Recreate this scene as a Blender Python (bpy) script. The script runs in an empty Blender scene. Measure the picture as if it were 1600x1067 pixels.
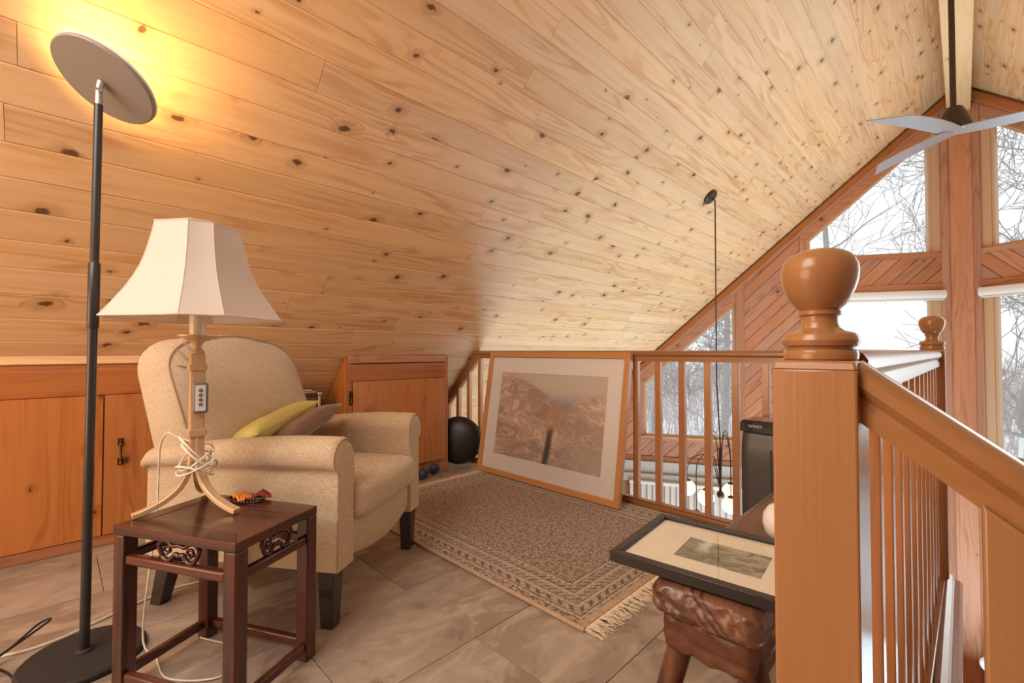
import bpy, bmesh, math, random
from mathutils import Vector, Matrix, Euler, noise
R = math.radians
random.seed(7)
SC = bpy.context.scene
COL = SC.collection

# ------------------------------------------------------------------ camera
CAMH = .96
YAW = math.atan(705 / 711.)
cam_d = bpy.data.cameras.new('camera')
cam_d.sensor_width = 36
cam_d.lens = 711 / 1600 * 36
cam_d.clip_start = .02
cam_d.clip_end = 300
cam = bpy.data.objects.new('camera', cam_d)
COL.objects.link(cam)
cam.location = (0, 0, CAMH)
cam.rotation_euler = (R(90) + math.atan(14.5 / 711), 0, YAW)
SC.camera = cam
# ------------------------------------------------------------------ world, lights, exposure
SC.view_settings.view_transform = 'Standard'
SC.view_settings.look = 'None'
SC.view_settings.gamma = 1
SC.view_settings.exposure = .2
SC.view_settings.use_curve_mapping = False
world = bpy.data.worlds.new('overcast_sky')
SC.world = world
world.use_nodes = True
wn = world.node_tree
wn.nodes.clear()
w_out = wn.nodes.new('ShaderNodeOutputWorld')
w_bg = wn.nodes.new('ShaderNodeBackground')
w_bg.inputs[0].default_value = (.93, .98, 1.0, 1)
w_bg.inputs[1].default_value = 1.0
wn.links.new(w_bg.outputs[0], w_out.inputs[0])


def area(name, loc, target, size, sy, power, color):
    l = bpy.data.lights.new(name, 'AREA')
    l.shape = 'RECTANGLE'
    l.size = size
    l.size_y = sy
    l.energy = power
    l.color = color
    o = bpy.data.objects.new(name, l)
    COL.objects.link(o)
    o.location = loc
    o.rotation_euler = (Vector(target) - Vector(loc)).to_track_quat('-Z', 'Y').to_euler()
    return o


area('back_fill', (-2.0, -2.3, .95), (-2.6, 2.6, 1.6), 2.0, 1.3, 46, (1, .74, .50))  # added warm fill in front of the solid back wall, no window there
area('overhead_fill', (-1.1, -1.0, 2.45), (-1.5, .9, 0), 1.5, 1.5, 62, (1, .91, .80))  # added fill for floor and chair; the loft has no skylight here
area('lower_room_upfill', (-.1, 3.9, -2.6), (-.4, 3.8, 2), 5.5, 3.6, 285, (.62, .86, 1))  # added cool fill aimed up from the lower floor to brighten the ceiling
area('gable_daylight', (1.6, 6.1, 1.6), (-1.6, 1.0, .9), 2.0, 3.0, 54, (.86, .97, 1))

# ------------------------------------------------------------------ materials


def nt(name):
    m = bpy.data.materials.new(name)
    m.use_nodes = True
    return m, m.node_tree, m.node_tree.nodes['Principled BSDF']


def plain(name, col, rough=.5, metal=0, coat=0, bump=0, bscale=200, var=0, sheen=0, emit=None, es=1, spec=.5):
    m, t, p = nt(name)
    p.inputs['Base Color'].default_value = (*col, 1)
    p.inputs['Roughness'].default_value = rough
    p.inputs['Metallic'].default_value = metal
    p.inputs['Coat Weight'].default_value = coat
    p.inputs['Sheen Weight'].default_value = sheen
    p.inputs['Specular IOR Level'].default_value = spec
    if emit:
        p.inputs['Emission Color'].default_value = (*emit, 1)
        p.inputs['Emission Strength'].default_value = es
    if bump or var:
        tc = t.nodes.new('ShaderNodeTexCoord')
        n = t.nodes.new('ShaderNodeTexNoise')
        n.inputs['Scale'].default_value = bscale
        n.inputs['Detail'].default_value = 4
        t.links.new(tc.outputs['Object'], n.inputs['Vector'])
        if bump:
            b = t.nodes.new('ShaderNodeBump')
            b.inputs['Strength'].default_value = bump
            b.inputs['Distance'].default_value = .002
            t.links.new(n.outputs[0], b.inputs['Height'])
            t.links.new(b.outputs[0], p.inputs['Normal'])
        if var:
            mx = mixc(t, n.outputs[0], [c * (1 - var) for c in col], [min(1, c * (1 + var)) for c in col])
            t.links.new(mx, p.inputs['Base Color'])
    return m


def mixc(t, fac, a, b, mode='MIX'):
    n = t.nodes.new('ShaderNodeMix')
    n.data_type = 'RGBA'
    n.blend_type = mode
    for sock, v in ((n.inputs[0], fac), (n.inputs[6], a), (n.inputs[7], b)):
        if hasattr(v, 'links') or isinstance(v, bpy.types.NodeSocket):
            t.links.new(v, sock)
        elif isinstance(v, (int, float)):
            sock.default_value = v
        else:
            sock.default_value = (*v[:3], 1)
    return n.outputs[2]


def mth(t, op, a, b=None, c=None, clamp=False):
    n = t.nodes.new('ShaderNodeMath')
    n.operation = op
    n.use_clamp = clamp
    for i, v in enumerate((a, b, c)):
        if v is None:
            continue
        if isinstance(v, (int, float)):
            n.inputs[i].default_value = v
        else:
            t.links.new(v, n.inputs[i])
    return n.outputs[0]


def rng(t, v, a, b, c=0, d=1, smooth=True):
    n = t.nodes.new('ShaderNodeMapRange')
    n.interpolation_type = 'SMOOTHSTEP' if smooth else 'LINEAR'
    for i, x in enumerate((v, a, b, c, d)):
        if isinstance(x, (int, float)):
            n.inputs[i].default_value = x
        else:
            t.links.new(x, n.inputs[i])
    return n.outputs[0]


def comb(t, x, y, z):
    n = t.nodes.new('ShaderNodeCombineXYZ')
    for i, v in enumerate((x, y, z)):
        if isinstance(v, (int, float)):
            n.inputs[i].default_value = v
        else:
            t.links.new(v, n.inputs[i])
    return n.outputs[0]


def tnoise(t, vec, scale=1, detail=3, rough=.5, dist=0):
    n = t.nodes.new('ShaderNodeTexNoise')
    n.inputs['Scale'].default_value = scale
    n.inputs['Detail'].default_value = detail
    n.inputs['Roughness'].default_value = rough
    n.inputs['Distortion'].default_value = dist
    t.links.new(vec, n.inputs['Vector'])
    return n.outputs[0]


def wood(name, base, late, axis='X', knots=.5, rough=.42, grain=.5, knotcol=(.10, .045, .022), coat=0, vary=.16,
         kscale=3.2, ksize=.088, freq=26, slant=0., spec=.4, bump=.25):
    """Sawn timber: the grain runs along the given object axis."""
    m, t, p = nt(name)
    tc = t.nodes.new('ShaderNodeTexCoord')
    oi = t.nodes.new('ShaderNodeObjectInfo')
    sx = t.nodes.new('ShaderNodeSeparateXYZ')
    t.links.new(tc.outputs['Object'], sx.inputs[0])
    X, Y, Z = sx.outputs
    if axis == 'X':
        l, a = X, mth(t, 'ADD', Y, Z)
    elif axis == 'Y':
        l, a = Y, mth(t, 'ADD', X, Z)
    else:
        l, a = Z, mth(t, 'ADD', X, Y)
    rnd = oi.outputs['Random']
    l = mth(t, 'ADD', l, mth(t, 'MULTIPLY', rnd, 173.0))
    a2 = mth(t, 'ADD', a, mth(t, 'MULTIPLY', rnd, 57.0))
    # knots
    v = t.nodes.new('ShaderNodeTexVoronoi')
    v.voronoi_dimensions = '2D'
    v.inputs['Scale'].default_value = kscale
    v.inputs['Randomness'].default_value = 1
    wob = tnoise(t, comb(t, l, a2, 0), 22, 3)
    kx = mth(t, 'MULTIPLY_ADD', a2, slant, l)
    kx = mth(t, 'MULTIPLY', kx, .9)
    t.links.new(comb(t, mth(t, 'MULTIPLY_ADD', wob, .045, kx), mth(t, 'MULTIPLY_ADD', wob, .045, mth(t, 'MULTIPLY', a2, 1.25)), 0), v.inputs['Vector'])
    d = v.outputs['Distance']
    sc = t.nodes.new('ShaderNodeSeparateColor')
    t.links.new(v.outputs['Color'], sc.inputs[0])
    rad = rng(t, mth(t, 'POWER', sc.outputs[0], 1.6), 1 - knots, 1, 0, ksize, smooth=False)
    core = mth(t, 'SUBTRACT', 1, rng(t, d, mth(t, 'MULTIPLY', rad, .55), mth(t, 'ADD', mth(t, 'MULTIPLY', rad, 1.0), .0005)))
    core = mth(t, 'MULTIPLY', core, mth(t, 'GREATER_THAN', rad, .012))
    halo = mth(t, 'SUBTRACT', 1, rng(t, d, rad, mth(t, 'MULTIPLY_ADD', rad, 3.2, .001)))
    halo = mth(t, 'MULTIPLY', halo, mth(t, 'GREATER_THAN', rad, .012))
    # grain
    g = tnoise(t, comb(t, mth(t, 'MULTIPLY', l, .55), mth(t, 'MULTIPLY', a2, 5.5), 0), 1, 2, .45)
    g = mth(t, 'MULTIPLY_ADD', halo, .10, g)
    ring = mth(t, 'SINE', mth(t, 'MULTIPLY', g, freq * 3.1))
    ring = rng(t, ring, -.1, 1, 0, 1)
    amp = tnoise(t, comb(t, mth(t, 'MULTIPLY', l, 1.3), mth(t, 'MULTIPLY', a2, 7), 3), 1, 2)
    ring = mth(t, 'MULTIPLY', ring, rng(t, amp, .38, .62))
    fine = tnoise(t, comb(t, mth(t, 'MULTIPLY', l, 3), mth(t, 'MULTIPLY', a2, 150), 0), 1, 3, .6)
    streak = tnoise(t, comb(t, mth(t, 'MULTIPLY', l, .8), mth(t, 'MULTIPLY', a2, 22), 9), 1, 3)
    f = mth(t, 'MULTIPLY', ring, grain)
    f = mth(t, 'ADD', f, rng(t, streak, .35, .75, 0, grain * .65))
    f = mth(t, 'ADD', f, rng(t, fine, .4, .8, 0, grain * .35), clamp=True)
    c = mixc(t, f, base, late)
    c = mixc(t, mth(t, 'MULTIPLY', halo, .45), c, [x * .75 for x in late])
    c = mixc(t, mth(t, 'MULTIPLY', core, .9), c, knotcol)
    hs = t.nodes.new('ShaderNodeHueSaturation')
    t.links.new(c, hs.inputs['Color'])
    t.links.new(rng(t, rnd, 0, 1, 1 - vary, 1 + vary * .6, smooth=False), hs.inputs['Value'])
    sat = mth(t, 'FRACT', mth(t, 'MULTIPLY', rnd, 13.7))
    t.links.new(rng(t, sat, 0, 1, 1 - vary * .6, 1 + vary * .5, smooth=False), hs.inputs['Saturation'])
    t.links.new(hs.outputs[0], p.inputs['Base Color'])
    p.inputs['Roughness'].default_value = rough
    p.inputs['Coat Weight'].default_value = coat
    p.inputs['Coat Roughness'].default_value = .15
    p.inputs['Specular IOR Level'].default_value = spec
    b = t.nodes.new('ShaderNodeBump')
    b.inputs['Strength'].default_value = bump
    b.inputs['Distance'].default_value = .001
    t.links.new(mth(t, 'SUBTRACT', fine, mth(t, 'MULTIPLY', core, 1.5)), b.inputs['Height'])
    t.links.new(b.outputs[0], p.inputs['Normal'])
    return m


def fabric(name, a, b, scale=700, bump=.5, rough=.9):
    m, t, p = nt(name)
    tc = t.nodes.new('ShaderNodeTexCoord')
    sx = t.nodes.new('ShaderNodeSeparateXYZ')
    t.links.new(tc.outputs['Object'], sx.inputs[0])
    X, Y, Z = sx.outputs
    h = tnoise(t, comb(t, mth(t, 'MULTIPLY', X, 60), mth(t, 'MULTIPLY', Y, 60), mth(t, 'MULTIPLY', Z, scale)), 1, 2)
    s = mth(t, 'ADD', X, Y)
    w = tnoise(t, comb(t, mth(t, 'MULTIPLY', s, scale), mth(t, 'MULTIPLY', Z, 50), 0), 1, 2)
    big = tnoise(t, tc.outputs['Object'], 5, 3)
    f = mth(t, 'MULTIPLY_ADD', h, .5, mth(t, 'MULTIPLY', w, .5))
    c = mixc(t, rng(t, f, .36, .64), a, b)
    c = mixc(t, rng(t, big, .3, .7, 0, .16), c, [x * .75 for x in a])
    t.links.new(c, p.inputs['Base Color'])
    p.inputs['Roughness'].default_value = rough
    p.inputs['Sheen Weight'].default_value = .15
    p.inputs['Specular IOR Level'].default_value = .15
    bm_ = t.nodes.new('ShaderNodeBump')
    bm_.inputs['Strength'].default_value = bump
    bm_.inputs['Distance'].default_value = .0008
    t.links.new(f, bm_.inputs['Height'])
    t.links.new(bm_.outputs[0], p.inputs['Normal'])
    return m


PINE_A, PINE_B = (.82, .535, .29), (.60, .285, .110)
m_ceil = wood('knotty_pine_ceiling', PINE_A, PINE_B, 'X', knots=.74, rough=.38, grain=.5, ksize=.13, kscale=4.6, slant=.4, vary=.09)
CED_A, CED_B = (.56, .25, .135), (.36, .13, .060)
m_cedX = wood('cedar_x', CED_A, CED_B, 'X', knots=.35, kscale=3.2)
m_cedZ = wood('cedar_z', CED_A, CED_B, 'Z', knots=.3, kscale=3.0)
m_cedY = wood('cedar_y', CED_A, CED_B, 'Y', knots=.35, kscale=3.0)
DOOR_A, DOOR_B = (.54, .21, .070), (.33, .100, .028)
m_ceilY = wood('knotty_pine_y', PINE_A, PINE_B, 'Y', knots=.6, rough=.38, grain=.42, kscale=4.6, slant=.4, vary=.12)
m_doorZ = wood('pine_door', DOOR_A, DOOR_B, 'Z', knots=1.0, kscale=3.9, ksize=.125, vary=.1, rough=.35, grain=.4)
TRIM_A, TRIM_B = (.47, .175, .06), (.30, .09, .03)
m_trimY = wood('stained_trim_y', TRIM_A, TRIM_B, 'Y', knots=.22)
m_trimZ = wood('stained_trim_z', TRIM_A, TRIM_B, 'Z', knots=.2)
m_trimX = wood('stained_trim_x', TRIM_A, TRIM_B, 'X', knots=.2)
OAK_A, OAK_B = (.37, .175, .070), (.265, .106, .036)
m_oakZ = wood('newel_wood', OAK_A, OAK_B, 'Z', knots=.0, grain=.28, rough=.28, coat=.25, vary=.04, freq=16)
m_oakX = wood('rail_wood_x', OAK_A, OAK_B, 'X', knots=.0, grain=.35, rough=.28, coat=.25, vary=.04)
m_oakY = wood('rail_wood_y', OAK_A, OAK_B, 'Y', knots=.0, grain=.35, rough=.26, coat=.3, vary=.04)
BAL_A, BAL_B = (.50, .215, .085), (.36, .13, .045)
m_balZ = wood('baluster_wood', BAL_A, BAL_B, 'Z', knots=.05, grain=.3, rough=.27, coat=.4, vary=.08)
ROSE_A, ROSE_B = (.095, .022, .011), (.035, .009, .006)
m_roseX = wood('rosewood_x', ROSE_A, ROSE_B, 'X', knots=0, grain=.8, rough=.25, coat=.35, vary=.1, freq=20)
m_roseY = wood('rosewood_y', ROSE_A, ROSE_B, 'Y', knots=0, grain=.8, rough=.25, coat=.35, vary=.1, freq=20)
m_roseZ = wood('rosewood_z', ROSE_A, ROSE_B, 'Z', knots=0, grain=.8, rough=.25, coat=.35, vary=.1, freq=20)
m_frameX = wood('picture_frame_wood_x', (.62, .30, .11), (.50, .21, .07), 'X', knots=0, grain=.3, rough=.3, coat=.2, vary=.03)
m_frameZ = wood('picture_frame_wood_z', (.62, .30, .11), (.50, .21, .07), 'Z', knots=0, grain=.3, rough=.3, coat=.2, vary=.03)
m_benchY = wood('worn_bench_wood', (.22, .088, .042), (.060, .023, .012), 'Y', knots=.2, grain=1, rough=.42, coat=.35, vary=.1, freq=22, bump=.9)
m_benchX = wood('worn_bench_end', (.17, .062, .028), (.045, .016, .009), 'X', knots=.2, grain=1, rough=.45, coat=.12, vary=.1, freq=18, bump=.9)
m_benchZ = wood('worn_bench_leg', (.17, .06, .028), (.045, .017, .01), 'Z', knots=.1, grain=.9, rough=.38, coat=.25, vary=.1, bump=.9)
m_linen = fabric('oatmeal_linen', (.47, .345, .225), (.68, .54, .39))
m_piping = fabric('linen_piping', (.40, .25, .15), (.52, .36, .23))
m_yellow = fabric('yellow_cushion_cloth', (.58, .50, .14), (.70, .62, .22), bump=.3)
m_brownc = plain('brown_velvet', (.22, .13, .085), .85, var=.5, bscale=25, sheen=.4)
m_blackwood = plain('black_lacquered_leg', (.018, .011, .009), .3, coat=.3)
m_lampmetal = plain('dark_bronze_metal', (.045, .042, .040), .35, metal=.4)
m_disc = plain('grey_disc_metal', (.30, .27, .245), .5, metal=.3)
m_chrome = plain('satin_chrome', (.75, .70, .64), .22, metal=.9)
m_base = plain('matt_black_base', (.022, .020, .019), .75, bump=.3, bscale=300)
m_led = plain('led_panel', (1, .9, .7), .5, emit=(1, .60, .20), es=15)
m_shade = None
m_white = plain('white_plastic_cord', (.78, .70, .58), .4)
m_blackc = plain('black_rubber_cord', (.012, .012, .012), .5)
m_gold = plain('champagne_gold_metal', (.66, .45, .27), .38, metal=.35, bump=.3, bscale=90, var=.12)
m_candle = plain('ivory_candle_sleeve', (.80, .70, .55), .35, coat=.2)
m_grey = plain('grey_plastic', (.16, .15, .145), .3)
m_silver = plain('silver_plate', (.72, .72, .72), .3, metal=.15)
m_brass = plain('aged_brass', (.12, .07, .025), .3, metal=.9)
m_bead = plain('dark_wooden_bead', (.05, .02, .012), .3, coat=.4)
m_orange = plain('orange_silk', (.85, .23, .03), .7, var=.3, bscale=120)
m_maroon = plain('maroon_thread', (.25, .03, .025), .8, var=.4, bscale=150)
m_mat = plain('white_mount_board', (.80, .75, .70), .7)
m_mat2 = plain('cream_mount_board', (.80, .72, .58), .6)
m_blackframe = plain('black_stained_frame', (.020, .016, .014), .35, bump=.4, bscale=250)
m_purif = plain('charcoal_plastic', (.060, .052, .050), .35)
m_purifd = plain('black_gloss_plastic', (.012, .011, .011), .12, coat=.4)
m_letter = plain('pale_print', (.60, .58, .56), .4)
m_foam = plain('black_vinyl', (.012, .011, .011), .42)
m_blue = plain('navy_rubber', (.022, .035, .085), .5)
m_fan = plain('brushed_aluminium', (.50, .50, .52), .3, metal=.8)
m_bronze = plain('dark_bronze', (.075, .045, .032), .35, metal=.6)
m_globe = plain('lit_opal_glass', (.95, .92, .85), .3, emit=(1, .74, .36), es=1.5)
m_globe2 = plain('unlit_opal_glass', (.85, .83, .80), .25)
m_blind = plain('pale_fabric_vane', (.62, .50, .42), .8, var=.15, bscale=8)
m_roller = plain('white_roller_cassette', (.80, .72, .64), .5)
m_wbeam = plain('painted_grey_beam', (.55, .50, .46), .7)
m_sash = plain('tan_window_sash', (.62, .40, .24), .35, coat=.2)
m_snow = plain('snow', (.88, .90, .93), .9, bump=.5, bscale=.6)
m_bark = plain('grey_bark', (.44, .41, .40), .9, bump=.8, bscale=20, var=.4)
m_brush = plain('distant_brush', (.62, .55, .53), 1, var=.5, bscale=1.5)
m_back = plain('sheathing', (.60, .36, .20), .6)
m_ceramic = plain('white_ceramic', (.80, .74, .68), .2, coat=.3)
m_dkdrawer = plain('dark_brown_laminate', (.10, .035, .02), .4)
m_paper = plain('book_pages', (.78, .66, .5), .8)
m_bookcov = plain('red_brown_book_cover', (.45, .12, .05), .4)
m_bookcov2 = plain('grey_book_cover', (.30, .24, .22), .4)
m_lower = wood('lower_floor_wood', (.42, .24, .12), (.28, .13, .06), 'Y', knots=.1)


def glass_mat(name, refl=.06):
    m, t, p = nt(name)
    t.nodes.remove(p)
    o = t.nodes['Material Output']
    tr = t.nodes.new('ShaderNodeBsdfTransparent')
    gl = t.nodes.new('ShaderNodeBsdfGlossy')
    gl.inputs['Roughness'].default_value = .01
    lw_ = t.nodes.new('ShaderNodeLayerWeight')
    lw_.inputs[0].default_value = .5
    schlick = mth(t, 'MULTIPLY_ADD', mth(t, 'POWER', lw_.outputs['Facing'], 5.0), .94, .03)
    mx = t.nodes.new('ShaderNodeMixShader')
    t.links.new(mth(t, 'MULTIPLY', schlick, refl, clamp=True), mx.inputs[0])
    t.links.new(tr.outputs[0], mx.inputs[1])
    t.links.new(gl.outputs[0], mx.inputs[2])
    t.links.new(mx.outputs[0], o.inputs[0])
    return m


m_glass = glass_mat('window_glass', .8)
m_picglass = glass_mat('picture_glass', .9)


def shade_mat():
    m, t, p = nt('ivory_shade_fabric')
    p.inputs['Base Color'].default_value = (.78, .71, .65, 1)
    p.inputs['Roughness'].default_value = .85
    tr = t.nodes.new('ShaderNodeBsdfTranslucent')
    tr.inputs[0].default_value = (.86, .74, .60, 1)
    mx = t.nodes.new('ShaderNodeMixShader')
    mx.inputs[0].default_value = .35
    o = t.nodes['Material Output']
    t.links.new(p.outputs[0], mx.inputs[1])
    t.links.new(tr.outputs[0], mx.inputs[2])
    t.links.new(mx.outputs[0], o.inputs[0])
    return m


m_shade = shade_mat()


def tile_mat():
    m, t, p = nt('slate_look_tile')
    tc = t.nodes.new('ShaderNodeTexCoord')
    oi = t.nodes.new('ShaderNodeObjectInfo')
    sx = t.nodes.new('ShaderNodeSeparateXYZ')
    t.links.new(tc.outputs['Object'], sx.inputs[0])
    v = comb(t, mth(t, 'MULTIPLY_ADD', oi.outputs['Random'], 91, sx.outputs[0]), mth(t, 'MULTIPLY', sx.outputs[1], .55), 0)
    big = tnoise(t, v, 2.6, 6, .6, .5)
    cl = tnoise(t, v, 7, 8, .62, 1.0)
    fine = tnoise(t, v, 260, 3, .6)
    c = mixc(t, rng(t, big, .35, .65), (.250, .192, .150), (.385, .315, .255))
    c = mixc(t, rng(t, cl, .50, .66, 0, .75), c, (.50, .41, .32))
    c = mixc(t, rng(t, cl, .46, .32, 0, .7), c, (.14, .095, .068))
    c = mixc(t, rng(t, fine, .35, .7, 0, .35), c, (.42, .34, .27))
    hs = t.nodes.new('ShaderNodeHueSaturation')
    t.links.new(c, hs.inputs['Color'])
    t.links.new(rng(t, oi.outputs['Random'], 0, 1, .93, 1.07, smooth=False), hs.inputs['Value'])
    t.links.new(hs.outputs[0], p.inputs['Base Color'])
    p.inputs['Roughness'].default_value = .42
    b = t.nodes.new('ShaderNodeBump')
    b.inputs['Strength'].default_value = .35
    b.inputs['Distance'].default_value = .001
    t.links.new(cl, b.inputs['Height'])
    t.links.new(b.outputs[0], p.inputs['Normal'])
    return m


m_tile = tile_mat()
m_grout = plain('dark_grout', (.075, .058, .045), .8)

RUGX0, RUGX1, RUGY0, RUGY1 = -2.70, -.935, 1.29, 2.52


def rug_mat():
    m, t, p = nt('persian_rug_pile')
    tc = t.nodes.new('ShaderNodeTexCoord')
    sx = t.nodes.new('ShaderNodeSeparateXYZ')
    t.links.new(tc.outputs['Object'], sx.inputs[0])
    X, Y, _ = sx.outputs
    hx, hy = (RUGX1 - RUGX0) / 2, (RUGY1 - RUGY0) / 2
    dx = mth(t, 'SUBTRACT', hx, mth(t, 'ABSOLUTE', X))
    dy = mth(t, 'SUBTRACT', hy, mth(t, 'ABSOLUTE', Y))
    d = mth(t, 'MINIMUM', dx, dy)
    along = mth(t, 'ADD', X, Y)
    cell = 90.0
    q = comb(t, mth(t, 'DIVIDE', mth(t, 'FLOOR', mth(t, 'MULTIPLY', X, 230)), 230), mth(t, 'DIVIDE', mth(t, 'FLOOR', mth(t, 'MULTIPLY', Y, 230)), 230), 0)
    n1 = tnoise(t, q, 75, 2, .7)
    n2 = tnoise(t, q, 28, 3, .7)
    n3 = tnoise(t, tc.outputs['Object'], 2.3, 2)
    vo = t.nodes.new('ShaderNodeTexVoronoi')
    vo.voronoi_dimensions = '2D'
    vo.inputs['Scale'].default_value = 26
    t.links.new(q, vo.inputs['Vector'])
    c = mixc(t, rng(t, n1, .46, .54), (.10, .052, .034), (.50, .37, .25))
    c = mixc(t, rng(t, n2, .53, .60, 0, .75), c, (.35, .20, .12))
    c = mixc(t, rng(t, n2, .42, .36, 0, .7), c, (.075, .048, .042))
    c = mixc(t, rng(t, vo.outputs['Distance'], .30, .18, 0, .5), c, (.52, .40, .27))
    # borders
    def band(a, b, col, amt):
        nonlocal c
        msk = mth(t, 'MULTIPLY', mth(t, 'GREATER_THAN', d, a), mth(t, 'LESS_THAN', d, b))
        c = mixc(t, mth(t, 'MULTIPLY', msk, amt), c, col)
        return msk
    band(.055, .19, (.50, .39, .28), .42)
    for a_ in (.040, .094, .150, .205):
        band(a_, a_ + .006, (.60, .47, .34), .8)
        band(a_ + .010, a_ + .0145, (.06, .04, .035), .8)
    # repeated motifs in the border
    per = mth(t, 'SINE', mth(t, 'MULTIPLY', along, 2 * math.pi / .055))
    per2 = mth(t, 'SINE', mth(t, 'MULTIPLY', mth(t, 'SUBTRACT', X, Y), 2 * math.pi / .035))
    for a_, b_, pr, th in ((.062, .086, per, .35), (.165, .185, per2, .2), (.114, .138, per2, .5)):
        msk = mth(t, 'MULTIPLY', mth(t, 'GREATER_THAN', d, a_), mth(t, 'LESS_THAN', d, b_))
        msk = mth(t, 'MULTIPLY', msk, mth(t, 'GREATER_THAN', mth(t, 'ADD', pr, mth(t, 'MULTIPLY', mth(t, 'SUBTRACT', n1, .5), 3)), th))
        c = mixc(t, mth(t, 'MULTIPLY', msk, .85), c, (.045, .035, .035))
    inner = mth(t, 'GREATER_THAN', d, .22)
    c = mixc(t, mth(t, 'MULTIPLY', inner, .25), c, (.24, .12, .07))
    t.links.new(c, p.inputs['Base Color'])
    p.inputs['Roughness'].default_value = .95
    p.inputs['Sheen Weight'].default_value = .25
    b = t.nodes.new('ShaderNodeBump')
    b.inputs['Strength'].default_value = .8
    b.inputs['Distance'].default_value = .003
    t.links.new(tnoise(t, tc.outputs['Object'], 330, 2), b.inputs['Height'])
    t.links.new(b.outputs[0], p.inputs['Normal'])
    return m


m_rug = rug_mat()
m_rugedge = fabric('rug_binding', (.42, .28, .18), (.56, .40, .27))
m_fringe = plain('cream_cotton_fringe', (.74, .60, .44), .95)


def art_mat(name, w, h, kind):
    """Printed picture: x across, z (or y) up in object space, centred on the object."""
    m, t, p = nt(name)
    tc = t.nodes.new('ShaderNodeTexCoord')
    sx = t.nodes.new('ShaderNodeSeparateXYZ')
    t.links.new(tc.outputs['Object'], sx.inputs[0])
    U = mth(t, 'MULTIPLY_ADD', sx.outputs[0], 1 / w, .5)
    V = mth(t, 'MULTIPLY_ADD', sx.outputs[2] if kind == 'folds' else sx.outputs[1], 1 / h, .5)
    vec = comb(t, U, V, 0)
    if kind == 'folds':
        # two draped hills of tan folds under a pale sky, a dark cleft between them
        side = rng(t, U, .60, .66)                       # 0 left hill, 1 right hill
        wv = tnoise(t, vec, 2.2, 4, .55, .6)
        warp = tnoise(t, comb(t, mth(t, 'MULTIPLY', U, 1.6), mth(t, 'MULTIPLY', V, 1.9), 7), 2.0, 3, .5, .8)
        det = tnoise(t, comb(t, mth(t, 'MULTIPLY', U, 9), mth(t, 'MULTIPLY', V, 12), 2), 1.0, 6, .65, .8)
        wv2 = mth(t, 'MULTIPLY_ADD', det, .16, warp)
        tiltv = mth(t, 'MULTIPLY', mth(t, 'SUBTRACT', .5, side), mth(t, 'MULTIPLY', U, 9))
        swirl = mth(t, 'SINE', mth(t, 'ADD', tiltv, mth(t, 'MULTIPLY_ADD', wv2, 46, mth(t, 'MULTIPLY', V, 22))))
        fold = rng(t, swirl, .55, 1)
        shade_ = rng(t, swirl, -1, .6)
        c = mixc(t, rng(t, wv2, .42, .72), (.44, .30, .22), (.72, .53, .39))
        c = mixc(t, mth(t, 'MULTIPLY', mth(t, 'SUBTRACT', 1, shade_), .35), c, (.33, .23, .175))
        c = mixc(t, mth(t, 'MULTIPLY', side, .35), c, (.54, .40, .31))
        c = mixc(t, mth(t, 'MULTIPLY', fold, mth(t, 'MULTIPLY', .75, rng(t, det, .35, .6))), c, (.86, .68, .54))
        c = mixc(t, rng(t, wv, .52, .40, 0, .45), c, (.34, .28, .245))
        # green grey lower right corner
        lr = mth(t, 'MULTIPLY', rng(t, U, .62, .8), rng(t, V, .34, .18))
        c = mixc(t, mth(t, 'MULTIPLY', lr, .6), c, (.46, .42, .34))
        # cleft
        cx = mth(t, 'MULTIPLY_ADD', mth(t, 'SUBTRACT', V, .3), .10, .555)
        dist = mth(t, 'ABSOLUTE', mth(t, 'SUBTRACT', mth(t, 'MULTIPLY_ADD', wv, .05, U), mth(t, 'ADD', cx, .02)))
        cl = mth(t, 'MULTIPLY', rng(t, dist, .040, .012), rng(t, V, .46, .36))
        c = mixc(t, cl, c, (.10, .085, .085))
        oc = mth(t, 'MULTIPLY', rng(t, dist, .11, .04), mth(t, 'MULTIPLY', rng(t, V, .30, .45), rng(t, V, .75, .62)))
        c = mixc(t, mth(t, 'MULTIPLY', oc, .6), c, (.52, .27, .15))
        # skyline: left hill falls to the right, right hill rises
        l_top = mth(t, 'SUBTRACT', .97, mth(t, 'MULTIPLY', mth(t, 'POWER', mth(t, 'MAXIMUM', U, .001), 2.0), .85))
        r_top = mth(t, 'SUBTRACT', .80, mth(t, 'MULTIPLY', mth(t, 'POWER', mth(t, 'ABSOLUTE', mth(t, 'SUBTRACT', 1.02, U)), 2.2), 2.0))
        top = mth(t, 'MAXIMUM', l_top, r_top)
        top = mth(t, 'MULTIPLY_ADD', wv, .08, mth(t, 'SUBTRACT', top, .04))
        sky = rng(t, mth(t, 'SUBTRACT', V, top), -.02, .03)
        skyc = mixc(t, rng(t, V, .62, .85), (.33, .31, .34), (.62, .53, .43))
        c = mixc(t, sky, c, skyc)
    else:
        n = tnoise(t, vec, 3.2, 7, .62, 1.4)
        n2 = tnoise(t, vec, 7, 4, .6, .5)
        c = mixc(t, rng(t, n, .35, .68), (.085, .070, .040), (.33, .30, .21))
        msk = mth(t, 'MULTIPLY', rng(t, mth(t, 'ABSOLUTE', mth(t, 'SUBTRACT', mth(t, 'MULTIPLY_ADD', n2, .25, U), .36)), .10, .03), rng(t, V, .35, .7))
        c = mixc(t, msk, c, (.62, .60, .50))
        c = mixc(t, mth(t, 'MULTIPLY', rng(t, U, .5, .62), rng(t, n, .45, .5, 0, .4)), c, (.42, .42, .33))
    t.links.new(c, p.inputs['Base Color'])
    p.inputs['Roughness'].default_value = .6
    return m


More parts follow.
